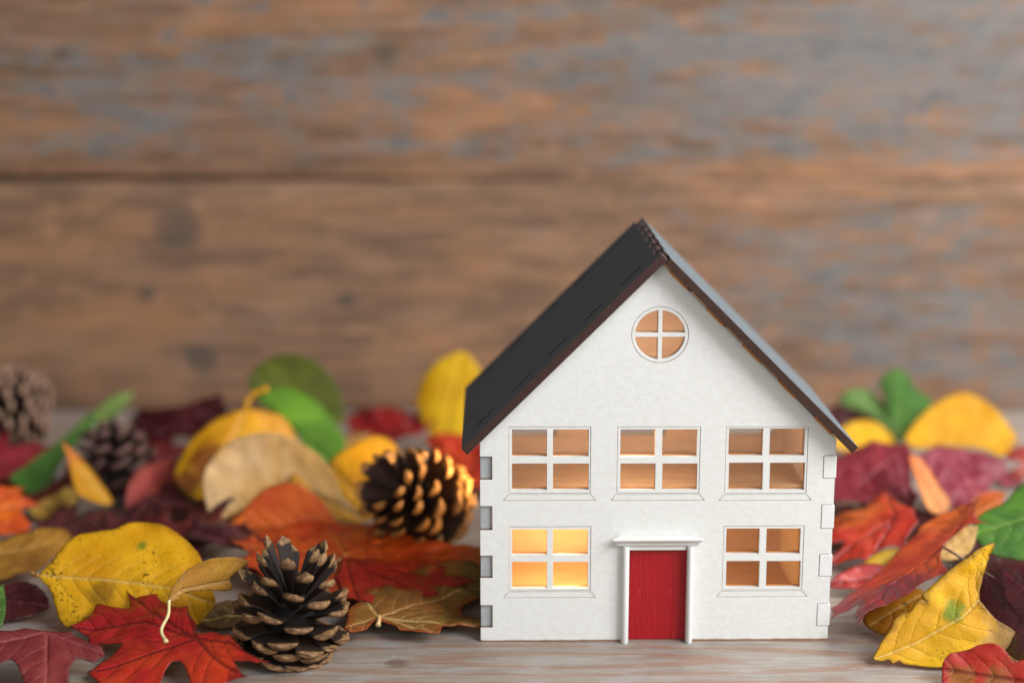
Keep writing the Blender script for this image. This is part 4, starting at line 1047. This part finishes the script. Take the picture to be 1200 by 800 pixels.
# ------------------------------------------------------------------ pine cones
def scale_mesh(name, mat, v=0):
    """one cone scale, 1 cm long along +x; a thin tongue ending in a thick blunt shield"""
    st = [(0, .15, .09), (.3, .25, .09), (.55, .35, .10), (.74, .43, .12), (.84, .47, .17), (.91, .46, .22), (.96, .40, .21), (.99, .26, .14)]
    seg = 14; V, F = [], []
    for i, (x, w, t) in enumerate(st):
        for k in range(seg):
            a = 2 * math.pi * k / seg; c, s = math.cos(a), math.sin(a)
            yy = math.copysign(abs(c) ** .75, c) * w
            zz = (abs(s) ** .6) * t * .45 if s > 0 else -(abs(s) ** 1.25) * t * 1.1
            zz += .06 * c * c * min(1, x * 1.5)
            nx = noise.noise(Vector((x * 3 + v * 7, yy * 4, zz * 4)))
            e = max(0, (x - .7) / .3)
            V.append((x + e * (.035 * s + .05 * nx - .05 * abs(c) ** 3), yy * (1 + .10 * nx), zz + .05 * nx * e - .05 * e))
    for i in range(len(st) - 1):
        for k in range(seg):
            F.append((i * seg + k, i * seg + (k + 1) % seg, (i + 1) * seg + (k + 1) % seg, (i + 1) * seg + k))
    n = len(V); V.append((1.03, .02 * (v - 1), -.07)); b = (len(st) - 1) * seg
    for k in range(seg): F.append((b + k, b + (k + 1) % seg, n))
    F.append(tuple(reversed(range(seg))))
    me = bpy.data.meshes.new(name)
    me.from_pydata([tuple(x * CM for x in q) for q in V], [], F); me.materials.append(mat)
    me.polygons.foreach_set('use_smooth', [True] * len(F)); me.update()
    return me
def pine_cone(label, base, axis, H, R, n, e0, e1, mat, core_mat, spin=0.0, seed=1, epow=1.0, hmax=.46, lens=(.55, 1.0, 1.05), tip=1.0, rise=.06, thick=1.0, top=.5, low=1.25, jit=6, crowd=1.0):
    r = random.Random(seed)
    root = thing('pine_cone', label, 'pine cone', base, 'pine cones among the leaves')
    q = Vector((0, 0, 1)).rotation_difference(Vector(axis).normalized())
    root.rotation_mode = 'QUATERNION'; root.rotation_quaternion = q
    me = [scale_mesh('cone_scale', mat, v) for v in range(4)]
    pts = [(0, 0, H * .04), (0, 0, H * .14), (0, 0, H * .34), (0, 0, H * .50), (0, 0, H * .60)]
    V, F = tube(pts, [R * .40, R * .56, R * .46, R * .26, R * .08], 12)
    obj('core', V, F, core_mat, root)
    for i in range(n):
        f = (i / (n - 1)) ** crowd
        az = i * 2.39996 + spin + r.uniform(-.07, .07)
        e = math.radians(e0 + (e1 - e0) * f ** epow + r.uniform(-jit, jit))
        h = H * (rise + (hmax - rise) * f)
        l0, l1, l2 = lens
        ln = R * (l0 + (l1 - l0) * math.sin(min(1, f / .5) * math.pi / 2) if f < .5 else l1 + (l2 - l1) * (f - .5) / .5) * r.uniform(.94, 1.06)
        rc = R * (.22 * (1 - f) + .04)
        d = Vector((math.cos(az) * math.cos(e), math.sin(az) * math.cos(e), math.sin(e)))
        tang = Vector((-math.sin(az), math.cos(az), 0)); up = d.cross(tang)
        o = bpy.data.objects.new('scale', me[r.randrange(4)]); COL.objects.link(o); o.parent = root
        roll = r.uniform(-.18, .18)
        t2 = tang * math.cos(roll) + up * math.sin(roll); u2 = d.cross(t2)
        if u2.z < 0: t2, u2 = -t2, -u2
        wk = tip * R * (.62 + .16 * math.sin(math.pi * min(1, f * 1.3))) * (1 if f < .6 else 1 - top * (f - .6) / .4) * (1 + (low - 1) * max(0, 1 - f / .35))
        tk = thick * tip * R * r.uniform(.50, .64) * (1 if f < .7 else .8)
        Mx = Matrix((d * ln, t2 * wk, u2 * tk)).transposed().to_4x4()
        Mx.translation = Vector((math.cos(az) * rc, math.sin(az) * rc, h)) * CM
        o.matrix_local = Mx
    return root
M_c1 = mat_cone_scale('dark_cone_scale', '#150e0b', '#30221b', '#705038', '#9c7850', '#38241a')
M_c2 = mat_cone_scale('glow_tinted_cone_scale', '#22130d', '#4a2c1c', '#a87038', '#c88e4c', '#704420')  # golden light on this cone put into its scale colour
M_c3 = mat_cone_scale('dim_cone_scale', '#170d0c', '#33211e', '#4c322c', '#66463c', '#36221e')
M_c4 = mat_cone_scale('grey_cone_scale', '#2a1a14', '#4a342a', '#7c604c', '#947460', '#5a4434')
M_core = mat_ply('cone_core', '#0c0806', '#160e0b', .95)
pine_cone('open dark pine cone standing upright in front of the leaves', P(339, 761, .24), (.10, .02, 1), 3.2, 1.40, 76, -34, 66, M_c1, M_core, spin=1.4, seed=12, epow=1.0, hmax=.48, lens=(.54, 1.04, 1.32), top=.42, low=1.25, tip=.84, thick=.9, jit=9, crowd=1.3)
pine_cone('pine cone tipped on its side left of the house, glowing orange on its right', PY(514, 600, 51.7), (-.66, -.50, .56), 3.1, 1.5, 100, -64, 60, M_c2, M_core, spin=.2, seed=5, tip=.70, lens=(.60, .98, 1.22), thick=1.3, low=.95, top=.25, crowd=1.2, jit=10)
pine_cone('small dark blurred pine cone behind the curled yellow leaf', PY(150, 562, 57.2), (-.45, .1, .8), 2.6, 1.25, 52, -35, 70, M_c3, M_core, spin=1.0, seed=7)
pine_cone('closed greyish pine cone at the far left edge against the wall', PY(44, 480, 62.5), (-.9, -.25, .15), 3.4, 1.45, 96, -60, 40, M_c4, M_core, spin=.4, seed=9, tip=.66, thick=1.4)

# ------------------------------------------------------------------ light
def area(name, loc, target, size, power, col):
    l = bpy.data.lights.new(name, 'AREA'); l.shape = 'RECTANGLE'; l.size, l.size_y = size[0] * CM, size[1] * CM
    l.energy = power; l.color = col
    o = bpy.data.objects.new(name, l); COL.objects.link(o); o.location = Vector(loc) * CM
    o.rotation_euler = (Vector(target) - Vector(loc)).to_track_quat('-Z', 'Y').to_euler()
    return o
def point(name, loc, power, col, rad):
    l = bpy.data.lights.new(name, 'POINT'); l.energy = power; l.color = col; l.shadow_soft_size = rad * CM
    o = bpy.data.objects.new(name, l); COL.objects.link(o); o.location = Vector(loc) * CM
    return o
area('window_light', (62, -2, 56), (4, 48, 3), (55, 55), 11.5, (.99, .995, 1))
area('back_window_light', (60, 56, 46), (10, 58, 5), (40, 40), 6.5, (.93, .97, 1))
area('room_fill', (-12, -48, 46), (0, 48, 4), (70, 70), 3.3, (.97, .99, 1))
point('candle_light', (HX - 2.5, HY + 3.3, 2.75), .058, (1, .74, .33), .15)
point('added_attic_fill', (HX - .7, HY + .75, 6.6), .055, (1, .84, .66), .15)  # unseen lamp added to brighten the interior
sp = bpy.data.lights.new('added_warm_spot', 'SPOT'); sp.energy = .34; sp.color = (1, .70, .32); sp.shadow_soft_size = .4 * CM  # unseen warm lamp added behind the house to light the cone
sp.spot_size = math.radians(85); sp.spot_blend = 1.0
so_ = bpy.data.objects.new('added_warm_spot', sp); COL.objects.link(so_); so_.location = Vector((.35, 50.75, 3.1)) * CM
so_.rotation_euler = (Vector((-2.4, 51.6, 3.0)) - Vector((.35, 50.75, 3.1))).to_track_quat('-Z', 'Y').to_euler()
w = bpy.data.worlds.new('World'); sc.world = w; w.use_nodes = True
w.node_tree.nodes['Background'].inputs[0].default_value = (.55, .6, .66, 1)
w.node_tree.nodes['Background'].inputs[1].default_value = .08

# ------------------------------------------------------------------ camera
cam = bpy.data.cameras.new('camera'); co = bpy.data.objects.new('camera', cam); COL.objects.link(co)
co.location = (0, 0, HC * CM); co.rotation_euler = (math.radians(90) - TH, 0, 0)
cam.sensor_width = 36; cam.lens = 36 * FPX / 1200; cam.clip_start = .01; cam.clip_end = 20
cam.dof.use_dof = True
cam.dof.focus_distance = .452; cam.dof.aperture_fstop = 4.6; cam.dof.aperture_blades = 8
sc.camera = co
sc.view_settings.view_transform = 'Standard'; sc.view_settings.look = 'None'
sc.view_settings.exposure = .12; sc.view_settings.gamma = 1
sc.render.engine = 'CYCLES'
sc.cycles.max_bounces = 8; sc.cycles.transparent_max_bounces = 8
sc.cycles.use_denoising = True
